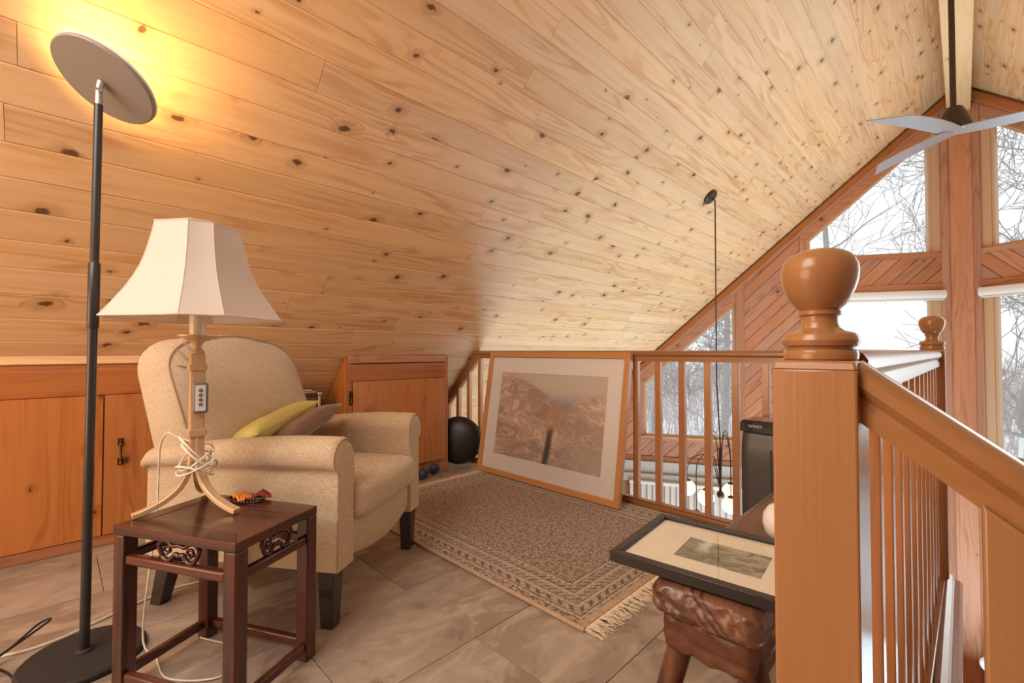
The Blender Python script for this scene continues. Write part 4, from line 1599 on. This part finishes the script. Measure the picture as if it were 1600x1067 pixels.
# front face fan through inner rings for a padded look
base = len(vs)
inner_rings = []
for (kk, push) in ((.72, .022), (.40, .034), (.12, .038)):
    for (s_, z) in rings[0] and [(p[1], p[2]) for p in rings[0]]:
        s2, z2 = cS + (s_ - cS) * kk, cZ + (z - cZ) * kk
        vs.append((bx_(z2, -.10) + push, s2, z2))
prev = 0
for q in range(3):
    st_ = base + q * n
    for j in range(n):
        k = (j + 1) % n
        fs.append((prev + j, prev + k, st_ + k, st_ + j))
    prev = st_
fs.append(tuple(prev + j for j in range(n)))
fs.append(tuple((len(rings) - 1) * n + j for j in range(n)))
back = mk('backrest', B().add(vs, fs), m_linen, chair, smooth=60)
pl = []
for (s_, z) in o_pts[1:] + [o_pts[0]]:
    ds, dz_ = cS - s_, cZ - z
    L = math.hypot(ds, dz_)
    pl.append((bx_(z + dz_ / L * .012, .07), s_ + ds / L * .004, z + dz_ / L * .004))
mk('piping', B().tube(pl[1:-1], .0032, 6), m_piping, back, smooth=60)
# pleats over the near upper corner
for (s0, z0, s1, z1) in ((.035, .97, .075, .915), (.08, 1.0, .115, .93), (.022, .905, .085, .875)):
    P = []
    for i in range(7):
        t_ = i / 6
        s_, z = s0 + (s1 - s0) * t_, z0 + (z1 - z0) * t_
        P.append((bx_(z, -.02 - .06 * t_) + .004, s_, z + .008 * math.sin(math.pi * t_)))
    mk('pleat', B().tube(P, [.0005, .002, .0025, .0025, .002, .0015, .0004], 5), m_piping, back, smooth=60)
# legs
for (x, y_, front) in ((-.035, .038, 1), (-.035, CW - .038, 1), (-.70, .05, 0), (-.70, CW - .05, 0)):
    h = .205 if front else .22
    k = 0 if front else -.06
    t0, t1 = .031, .023
    v_ = [(-t1 + k, -t1, 0), (t1 + k, -t1, 0), (t1 + k, t1, 0), (-t1 + k, t1, 0), (-t0, -t0, h), (t0, -t0, h), (t0, t0, h), (-t0, t0, h)]
    mk('leg', B().add(v_, [(0, 3, 2, 1), (4, 5, 6, 7), (0, 1, 5, 4), (1, 2, 6, 5), (2, 3, 7, 6), (3, 0, 4, 7)]), m_blackwood, chair, loc=(x, y_, .001), bevel=.002)

# cushions on the seat
def cushion(name, loc, rot, sz, mat, label, th=.10, piping=None):
    t_ = thing(name, loc, 0, label, 'cushion', 'cushions on the armchair')
    t_.rotation_euler = rot
    nn = 18
    vs, fs = [], []
    for side_ in (1, -1):
        for j in range(nn + 1):
            for i in range(nn + 1):
                u, v = -1 + 2 * i / nn, -1 + 2 * j / nn
                pin = 1 - .07 * (1 - (u * v) ** 2) * 1.0
                x, y_ = u * sz[0] / 2 * (1 - .07 * (1 - v * v) * abs(u)), v * sz[1] / 2 * (1 - .07 * (1 - u * u) * abs(v))
                h = th / 2 * ((1 - u ** 4) * (1 - v ** 4)) ** .55
                h *= 1 + .10 * noise.noise(Vector((u * 2, v * 2, side_ + loc[0])))
                vs.append((x, y_, side_ * h))
    m = (nn + 1) ** 2
    for q in (0, 1):
        for j in range(nn):
            for i in range(nn):
                a = q * m + j * (nn + 1) + i
                fs.append((a, a + 1, a + nn + 2, a + nn + 1) if q == 0 else (a, a + nn + 1, a + nn + 2, a + 1))
    bb_ = B().add(vs, fs)
    bmesh.ops.remove_doubles(bb_.bm, verts=bb_.bm.verts, dist=.0004)
    mk('cover', bb_, mat, t_, smooth=70)
    if piping:
        ed = []
        for i in range(nn + 1):
            ed.append((i, 0))
        for j in range(1, nn + 1):
            ed.append((nn, j))
        for i in range(nn - 1, -1, -1):
            ed.append((i, nn))
        for j in range(nn - 1, 0, -1):
            ed.append((0, j))
        mk('flange', B().tube([vs[j * (nn + 1) + i] for i, j in ed], .006, 6, closed=True), piping, t_, smooth=60)
    return t_


def cw(a, s_, z):
    p = Vector((-1.533, .683, 0)) + fdir * a + Vector((-fdir.y, fdir.x, 0)) * s_
    return (p.x, p.y, z)


cushion('yellow_cushion', cw(-.520, .325, .628), (R(11), R(-26), rz), (.25, .45), m_yellow, 'yellow cushion propped behind the brown one on the armchair', .10, m_yellow)
cushion('brown_cushion', cw(-.425, .370, .612), (R(15), R(-22), rz - R(5)), (.26, .40), m_brownc, 'brown velvet cushion leaning on the armchair seat in front of the yellow cushion', .09)

# ================================================================== SIDE TABLE
TC = Vector((-1.590, .363, 0))
ta = math.atan2(.218, .405)
TL, TWd, THt = .440, .300, .468
tb_ = thing('side_table', (TC.x, TC.y, 0), ta, 'small dark rosewood side table with carved scroll insets in front of the armchair', 'table')
l2, w2 = TL / 2, TWd / 2
lw = .041
fb_ = .052
mk('top_panel', B().box(-l2 + fb_, l2 - fb_, -w2 + fb_, w2 - fb_, THt - .018, THt - .0012), m_roseX, tb_)
for pts, mt in (([(-l2, -w2), (l2, -w2), (l2 - fb_, -w2 + fb_), (-l2 + fb_, -w2 + fb_)], m_roseX), ([(-l2, w2), (-l2 + fb_, w2 - fb_), (l2 - fb_, w2 - fb_), (l2, w2)], m_roseX),
                ([(-l2, -w2), (-l2 + fb_, -w2 + fb_), (-l2 + fb_, w2 - fb_), (-l2, w2)], m_roseY), ([(l2, -w2), (l2, w2), (l2 - fb_, w2 - fb_), (l2 - fb_, -w2 + fb_)], m_roseY)):
    mk('top_frame', B().prism(pts, THt - .026, THt, F3), mt, tb_, bevel=.002)
for sx_ in (-1, 1):
    for sy_ in (-1, 1):
        x0, x1 = sorted((sx_ * l2, sx_ * (l2 - lw)))
        y0, y1 = sorted((sy_ * w2, sy_ * (w2 - lw)))
        mk('leg', B().box(x0 - sx_ * .0005, x1, y0 - sy_ * .0005, y1, 0, THt - .026), m_roseZ, tb_, bevel=.004)
for sy_ in (-1, 1):
    for z0, z1 in ((.359, .386), (.030, .058)):
        y0, y1 = sorted((sy_ * (w2 - .004), sy_ * (w2 - .026)))
        mk('rail' if z0 > .2 else 'stretcher', B().box(-l2 + lw, l2 - lw, y0, y1, z0, z1), m_roseX, tb_, bevel=.006, seg=3)
for sx_ in (-1, 1):
    for z0, z1 in ((.359, .386), (.030, .058)):
        x0, x1 = sorted((sx_ * (l2 - .004), sx_ * (l2 - .026)))
        mk('rail' if z0 > .2 else 'stretcher', B().box(x0, x1, -w2 + lw, w2 - lw, z0, z1), m_roseY, tb_, bevel=.006, seg=3)


def scroll(M, wid=.125):
    # cloud shaped fretwork: lobed outer ring and two inner curls
    k = wid / .125
    out = [(-.055, -.004), (-.060, .012), (-.048, .025), (-.030, .022), (-.018, .014), (0, .017), (.018, .014), (.030, .022), (.048, .025), (.060, .012), (.055, -.004), (.046, -.020), (.030, -.024), (.018, -.014), (.010, -.006), (0, -.010), (-.010, -.006), (-.018, -.014), (-.030, -.024), (-.046, -.020)]
    b = B()
    b.tube([M @ Vector((x * k, 0, z * 1.05)) for x, z in [(p.x, p.y) for p in spline([(a, c_, 0) for a, c_ in out], 4, True)]], .0062, 8, closed=True, sq=1)
    for s_ in (-1, 1):
        curl = [(s_ * .034, -.010), (s_ * .044, -.002), (s_ * .040, .010), (s_ * .028, .009), (s_ * .026, -.002), (s_ * .034, -.003)]
        b.tube([M @ Vector((p.x * k, 0, p.y)) for p in spline([(a, c_, 0) for a, c_ in curl], 4)], .0042, 6)
    return b


for sy_ in (-1, 1):
    mk('carved_inset', scroll(Matrix.Translation((0.01, sy_ * (w2 - .014), .4145)), .15), m_roseX, tb_, smooth=60)
for sx_ in (-1, 1):
    mk('carved_inset', scroll(Matrix.Translation((sx_ * (l2 - .014), .0, .4145)) @ Matrix.Rotation(R(90), 4, 'Z'), .11), m_roseY, tb_, smooth=60)

# ================================================================== TABLE LAMP
LP = Vector((-1.722, .322, THt))
lamp = thing('table_lamp', LP, 0, 'gold iron table lamp with an ivory bell shade standing on the rosewood side table', 'lamp')
col_b = B()
cam_az = math.atan2(-LP.y, -LP.x)   # direction to the viewer
Mz = Matrix.Rotation(cam_az + R(12), 4, 'Z')
col_b.box(-.0185, .0185, -.0185, .0185, .145, .485, Mz, ch=.003)
mk('column', col_b, m_gold, lamp, smooth=35)
for z0, z1, w_ in ((.222, .247, .0235), (.428, .451, .0235)):
    mk('collar', B().box(-w_, w_, -w_, w_, z0, z1, Mz, ch=.003), m_gold, lamp, smooth=35)
mk('neck', B().lathe([(.018, .483), (.020, .488), (.012, .500), (.010, .508), (.018, .518), (.020, .522)], 20), m_gold, lamp, smooth=40)
mk('drip_pan', B().lathe([(.016, .521), (.030, .524), (.040, .534), (.056, .538), (.056, .541), (.016, .536)], 32), m_gold, lamp, smooth=40)
mk('candle_sleeve', B().lathe([(.020, .535), (.0225, .537), (.0225, .640), (.018, .642)], 24), m_candle, lamp, smooth=40)
mk('harp', B().tube(spline([(0, .02, .63), (0, .045, .70), (0, .03, .80), (0, 0, .84), (0, -.03, .80), (0, -.045, .70), (0, -.02, .63)], 6), .0025, 6), m_brass, lamp, smooth=60)
mk('bulb', B().lathe([(.012, .64), (.014, .66), (.028, .69), (.030, .71), (.02, .735), (.002, .742)], 20), m_globe2, lamp, smooth=60)
tips = [Vector((-1.728, .168)), Vector((-1.565, .399)), Vector((-1.868, .383))]
for tp in tips:
    d = Vector((tp.x - LP.x, tp.y - LP.y, 0))
    dn = d.normalized()
    L = d.length
    pts = [(dn * (L * k)) + Vector((0, 0, z)) for k, z in ((.06, .22), (.07, .16), (.12, .115), (.25, .072), (.48, .040), (.74, .020), (.92, .011), (1.0, .0085))]
    P = spline(pts, 5)
    # rectangular bar swept along the curve
    side_v = dn.cross(Vector((0, 0, 1)))
    vs, fs = [], []
    for i, p in enumerate(P):
        a = P[max(0, i - 1)]
        b = P[min(len(P) - 1, i + 1)]
        t_ = (b - a).normalized()
        nn_ = side_v.cross(t_).normalized()
        w_ = .0125
        h_ = .0075
        for u, v in ((-w_, -h_), (w_, -h_), (w_, h_), (-w_, h_)):
            vs.append(p + side_v * u + nn_ * v)
    for i in range(len(P) - 1):
        for j in range(4):
            fs.append((i * 4 + j, i * 4 + (j + 1) % 4, (i + 1) * 4 + (j + 1) % 4, (i + 1) * 4 + j))
    fs += [(0, 1, 2, 3), tuple((len(P) - 1) * 4 + j for j in range(4))]
    mk('foot', B().add(vs, fs), m_gold, lamp, bevel=.002)
# shade: square with cut corners, concave flare
sh_b = B()
prof = [(0.0, 1.0), (.06, .945), (.14, .88), (.27, .775), (.40, .69), (.52, .625), (.66, .57), (.80, .53), (.92, .50), (1.0, .485)]
z_lo, z_hi, R0 = .592, .882, .238
ringsn = []
for t_, k in prof:
    cut = R(13 + 2.5 * t_)
    ring = []
    for c in range(4):
        base_a = cam_az + R(2) + c * math.pi / 2
        ring.append((base_a - cut, R0 * k))
        ring.append((base_a + cut, R0 * k))
    ringsn.append([Vector((r__ * math.cos(a), r__ * math.sin(a), z_lo + (z_hi - z_lo) * t_)) for a, r__ in ring])
# subdivide each side with slight inward bow
full = []
for ring in ringsn:
    rr = []
    for j in range(8):
        a, b = ring[j], ring[(j + 1) % 8]
        for q in range(4):
            f_ = q / 4
            p = a.lerp(b, f_)
            bow = 1 - .02 * math.sin(math.pi * f_)
            rr.append(Vector((p.x * bow, p.y * bow, p.z)))
    full.append(rr)
nR = len(full[0])
vs = [p for rr in full for p in rr] + [Vector((p.x * .985, p.y * .985, p.z)) for rr in full for p in rr]
off_ = nR * len(full)
fs = []
for i in range(len(full) - 1):
    for j in range(nR):
        k = (j + 1) % nR
        fs.append((i * nR + j, i * nR + k, (i + 1) * nR + k, (i + 1) * nR + j))
        fs.append((off_ + i * nR + j, off_ + (i + 1) * nR + j, off_ + (i + 1) * nR + k, off_ + i * nR + k))
for j in range(nR):
    k = (j + 1) % nR
    fs.append((j, off_ + j, off_ + k, k))
    e = (len(full) - 1) * nR
    fs.append((e + j, e + k, off_ + e + k, off_ + e + j))
shade = mk('lamp_shade', sh_b.add(vs, fs), m_shade, lamp, smooth=12)
for j in range(0, nR, 4):
    mk('shade_seam', B().tube([full[i][j] * 1.0 for i in range(len(full))], .0014, 5), m_shade, shade, smooth=60)
mk('shade_trim', B().tube(full[0], .0022, 6, closed=True), m_shade, shade, smooth=60)
mk('shade_trim', B().tube(full[-1], .0022, 6, closed=True), m_shade, shade, smooth=60)
mk('spider', B().tube([full[-1][2] * 1 - Vector((0, 0, .004)), Vector((0, 0, .85)), full[-1][18] - Vector((0, 0, .004))], .0018, 5), m_brass, lamp)
# remote hung on the column
vdir = Vector((math.cos(cam_az), math.sin(cam_az), 0))
rm = thing('remote_control', LP + Vector((0, 0, .345)) + vdir * .030 + Vector((-vdir.y, vdir.x, 0)) * .010, cam_az, 'small grey remote control with round buttons hanging on the table lamp column', 'remote')
mk('case', B().rbox(0, 0, 0, .014, .040, .096, .007, 5), m_grey, rm, smooth=50)
mk('face_plate', B().rbox(.0072, 0, 0, .0022, .027, .080, .001, 3), m_silver, rm, smooth=40)
for k in range(4):
    mk('button', B().tube([(.0078, 0, .024 - .0145 * k), (.0098, 0, .024 - .0145 * k)], .0055, 14), m_grey, rm, smooth=40)
# white cord wound round the lamp, then trailing down to the floor
wc = []
for i in range(150):
    t_ = i / 149
    a = t_ * 2 * math.pi * 5.2 + 1.0
    z = .195 - .085 * t_ + (.040 - .022 * t_) * math.sin(a * 1.0 + (2.2 if int(t_ * 5.2) % 2 else 5.0) * .5 + t_ * 7)
    r_ = .030 + .014 * math.sin(t_ * 9 + 1) ** 2 + .022 * t_ * t_
    wc.append(LP + Vector((r_ * math.cos(a), r_ * math.sin(a), z)))
start = [LP + Vector((-.01, -.02, .235)), LP + Vector((.02, .015, .232))]
tail = [(-1.76, .255, .705), (-1.815, .245, .66), (-1.845, .245, .56), (-1.862, .245, .46), (-1.88, .235, .30), (-1.90, .22, .10), (-1.88, .22, .012), (-1.80, .24, .005), (-1.66, .25, .005), (-1.56, .36, .005), (-1.64, .44, .005), (-1.82, .36, .005)]
lc = B()
lc.tube(wc, .0034, 6)
lc.tube(spline([wc[0], (LP.x - .02, LP.y - .05, .695)] + tail, 8), .0028, 6)
mk('lamp_cord', lc, m_white, smooth=60, label='thin white cord wound round the table lamp and dropping behind the side table', cat='cord')
mk('extension_cord', B().tube(spline([(-2.25, -.45, .005), (-2.22, -.22, .005), (-2.15, -.10, .005), (-2.14, .02, .005), (-2.22, .20, .005), (-2.27, .36, .005), (-2.25, .52, .005), (-2.32, .80, .005), (-2.6, 1.15, .005)], 8), .0042, 6), m_white, smooth=60,
   label='white extension cord running across the floor behind the floor lamp', cat='cord')

# prayer beads with tassels
pb_ = thing('prayer_beads', (-1.685, .452, THt), ta, 'dark wooden prayer beads with an orange tassel on the side table', 'beads')
for loop, (cx_, cy_, ra, rb_, n_, z_) in enumerate(((0, 0, .062, .030, 34, .0045), (.018, .005, .050, .020, 28, .0115), (-.03, .0, .034, .022, 20, .0045))):
    for i in range(n_):
        a = 2 * math.pi * i / n_
        if loop == 0 and i == 0:
            bead0 = mk('bead', B().sphere((0, 0, 0), .0046, 10), m_bead, pb_, loc=(cx_ + ra * math.cos(a), cy_ + rb_ * math.sin(a), z_), smooth=60)
            continue
        inst('bead', bead0, pb_, Matrix.Translation((cx_ + ra * math.cos(a) + random.uniform(-.002, .002), cy_ + rb_ * math.sin(a) + random.uniform(-.002, .002), z_)))
for nm, mt, dx_, dy_, an, nn2 in (('tassel', m_orange, -.025, -.015, 10, 110), ('tassel', m_maroon, .035, .008, 60, 70)):
    tb2 = B()
    rd = random.Random(3)
    for i in range(nn2):
        a = R(an) + rd.uniform(-.7, .7)
        L = rd.uniform(.03, .05)
        h = rd.uniform(.012, .026)
        p0 = Vector((dx_, dy_, .016))
        p1 = p0 + Vector((math.cos(a) * L * .5, math.sin(a) * L * .5, rd.uniform(-.002, h - .008)))
        p2 = p0 + Vector((math.cos(a) * L, math.sin(a) * L, -.010 + rd.uniform(0, .006)))
        tb2.tube([p0, p1, p2], .0016, 4)
    tb2.sphere((dx_, dy_, .016), .008, 10)
    mk(nm, tb2, mt, pb_, label='orange silk tassel' if mt is m_orange else 'maroon tassel')

# ================================================================== FLOOR LAMP
FLP = Vector((-1.957, .082, 0))
fl_ = thing('floor_lamp', FLP, 0, 'tall dark floor lamp with a tilted round disc head and heavy round base', 'lamp')
fl_.rotation_euler = (R(-.3), R(.3), 0)
mk('base', B().lathe([(.150, 0), (.152, .004), (.152, .016), (.146, .022), (.02, .026)], 48), m_base, fl_, smooth=40)
mk('base_collar', B().lathe([(.022, .022), (.022, .030), (.016, .036)], 20), m_base, fl_, smooth=40)
mk('pole', B().tube([(0, 0, .03), (0, 0, .60)], .0128, 16).tube([(0, 0, .60), (0, 0, 1.045)], .0122, 16), m_lampmetal, fl_, smooth=50)
mk('sleeve', B().lathe([(.0128, 1.03), (.0150, 1.035), (.0150, 1.235), (.0122, 1.24)], 20), m_lampmetal, fl_, smooth=50)
mk('upper_pole', B().tube([(0, 0, 1.04), (0, 0, 1.745)], .0112, 16), m_lampmetal, fl_, smooth=50)
cdir = (Vector((0, 0, .96)) - (FLP + Vector((0, 0, 1.8)))).normalized()
mk('swivel', B().tube([(0, 0, 1.742), (0, 0, 1.792)], .0098, 14).tube([(-.012, 0, 1.792), (.018, 0, 1.792)], .0095, 14).tube([(0.01, 0, 1.792), (.012, .004, 1.815)], .011, 12), m_chrome, fl_, smooth=50)
tilt_ax = Vector((math.cos(R(-128)), math.sin(R(-128)), 0))
Mh = Matrix.Translation((.008, .014, 1.822)) @ Matrix.Rotation(R(33), 4, Vector((math.cos(R(207)), math.sin(R(207)), 0)))
head = mk('disc_head', B().lathe([(.001, -.008), (.138, -.008), (.1415, -.005), (.1415, .004), (.139, .007)], 64, Mh, cap=False).lathe([(.001, -.0078), (.001, -.008)], 8, Mh, cap=False), m_disc, fl_, smooth=40)
mk('diffuser', B().lathe([(.001, .0085), (.136, .0085), (.139, .006), (.139, .004), (.001, .004)], 64, Mh, cap=False), m_led, fl_, smooth=40, label='glowing warm light panel on top of the disc')
mk('rim', B().lathe([(.1415, .003), (.1435, .004), (.1435, .010), (.138, .011)], 64, Mh, cap=False), m_white, fl_, smooth=40)
# its black cord and plug, tangled at the left
blk = B()
tang = [(-1.96, -.06, .006), (-2.06, -.10, .008), (-2.10, -.16, .012), (-2.04, -.20, .02), (-2.10, -.10, .03), (-2.19, -.02, .055), (-2.17, .0, .06), (-2.08, -.14, .02), (-2.02, -.26, .012), (-2.12, -.24, .02), (-2.04, -.14, .03), (-1.98, -.24, .014), (-2.08, -.3, .01)]
blk.tube(spline(tang, 8), .0034, 6)
tang2 = [(-2.0, -.12, .008), (-2.09, -.18, .022), (-2.05, -.27, .012), (-1.98, -.22, .022), (-2.06, -.14, .026), (-2.13, -.22, .012), (-2.2, -.36, .006)]
blk.tube(spline(tang2, 8), .0034, 6)
blk.rbox(-2.09, -.13, .014, .06, .022, .018, .006, 3, M=None)
mk('tangled_cord', blk, m_blackc, smooth=60, label='tangled black cord with an inline switch on the floor beside the lamp base', cat='cord')

# white globe lamp standing on the lower floor
gl_ = thing('globe_lamp', (.147, 6.95, -2.85), 0, 'white round globe lamp glimpsed far below at the edge of the stair post', 'lamp')
mk('globe', B().sphere((0, 0, .52), .075, 20), m_globe2, gl_, smooth=60)
mk('stand', B().lathe([(.07, 0), (.07, .012), (.012, .02), (.012, .45)], 20), m_bronze, gl_, smooth=40)
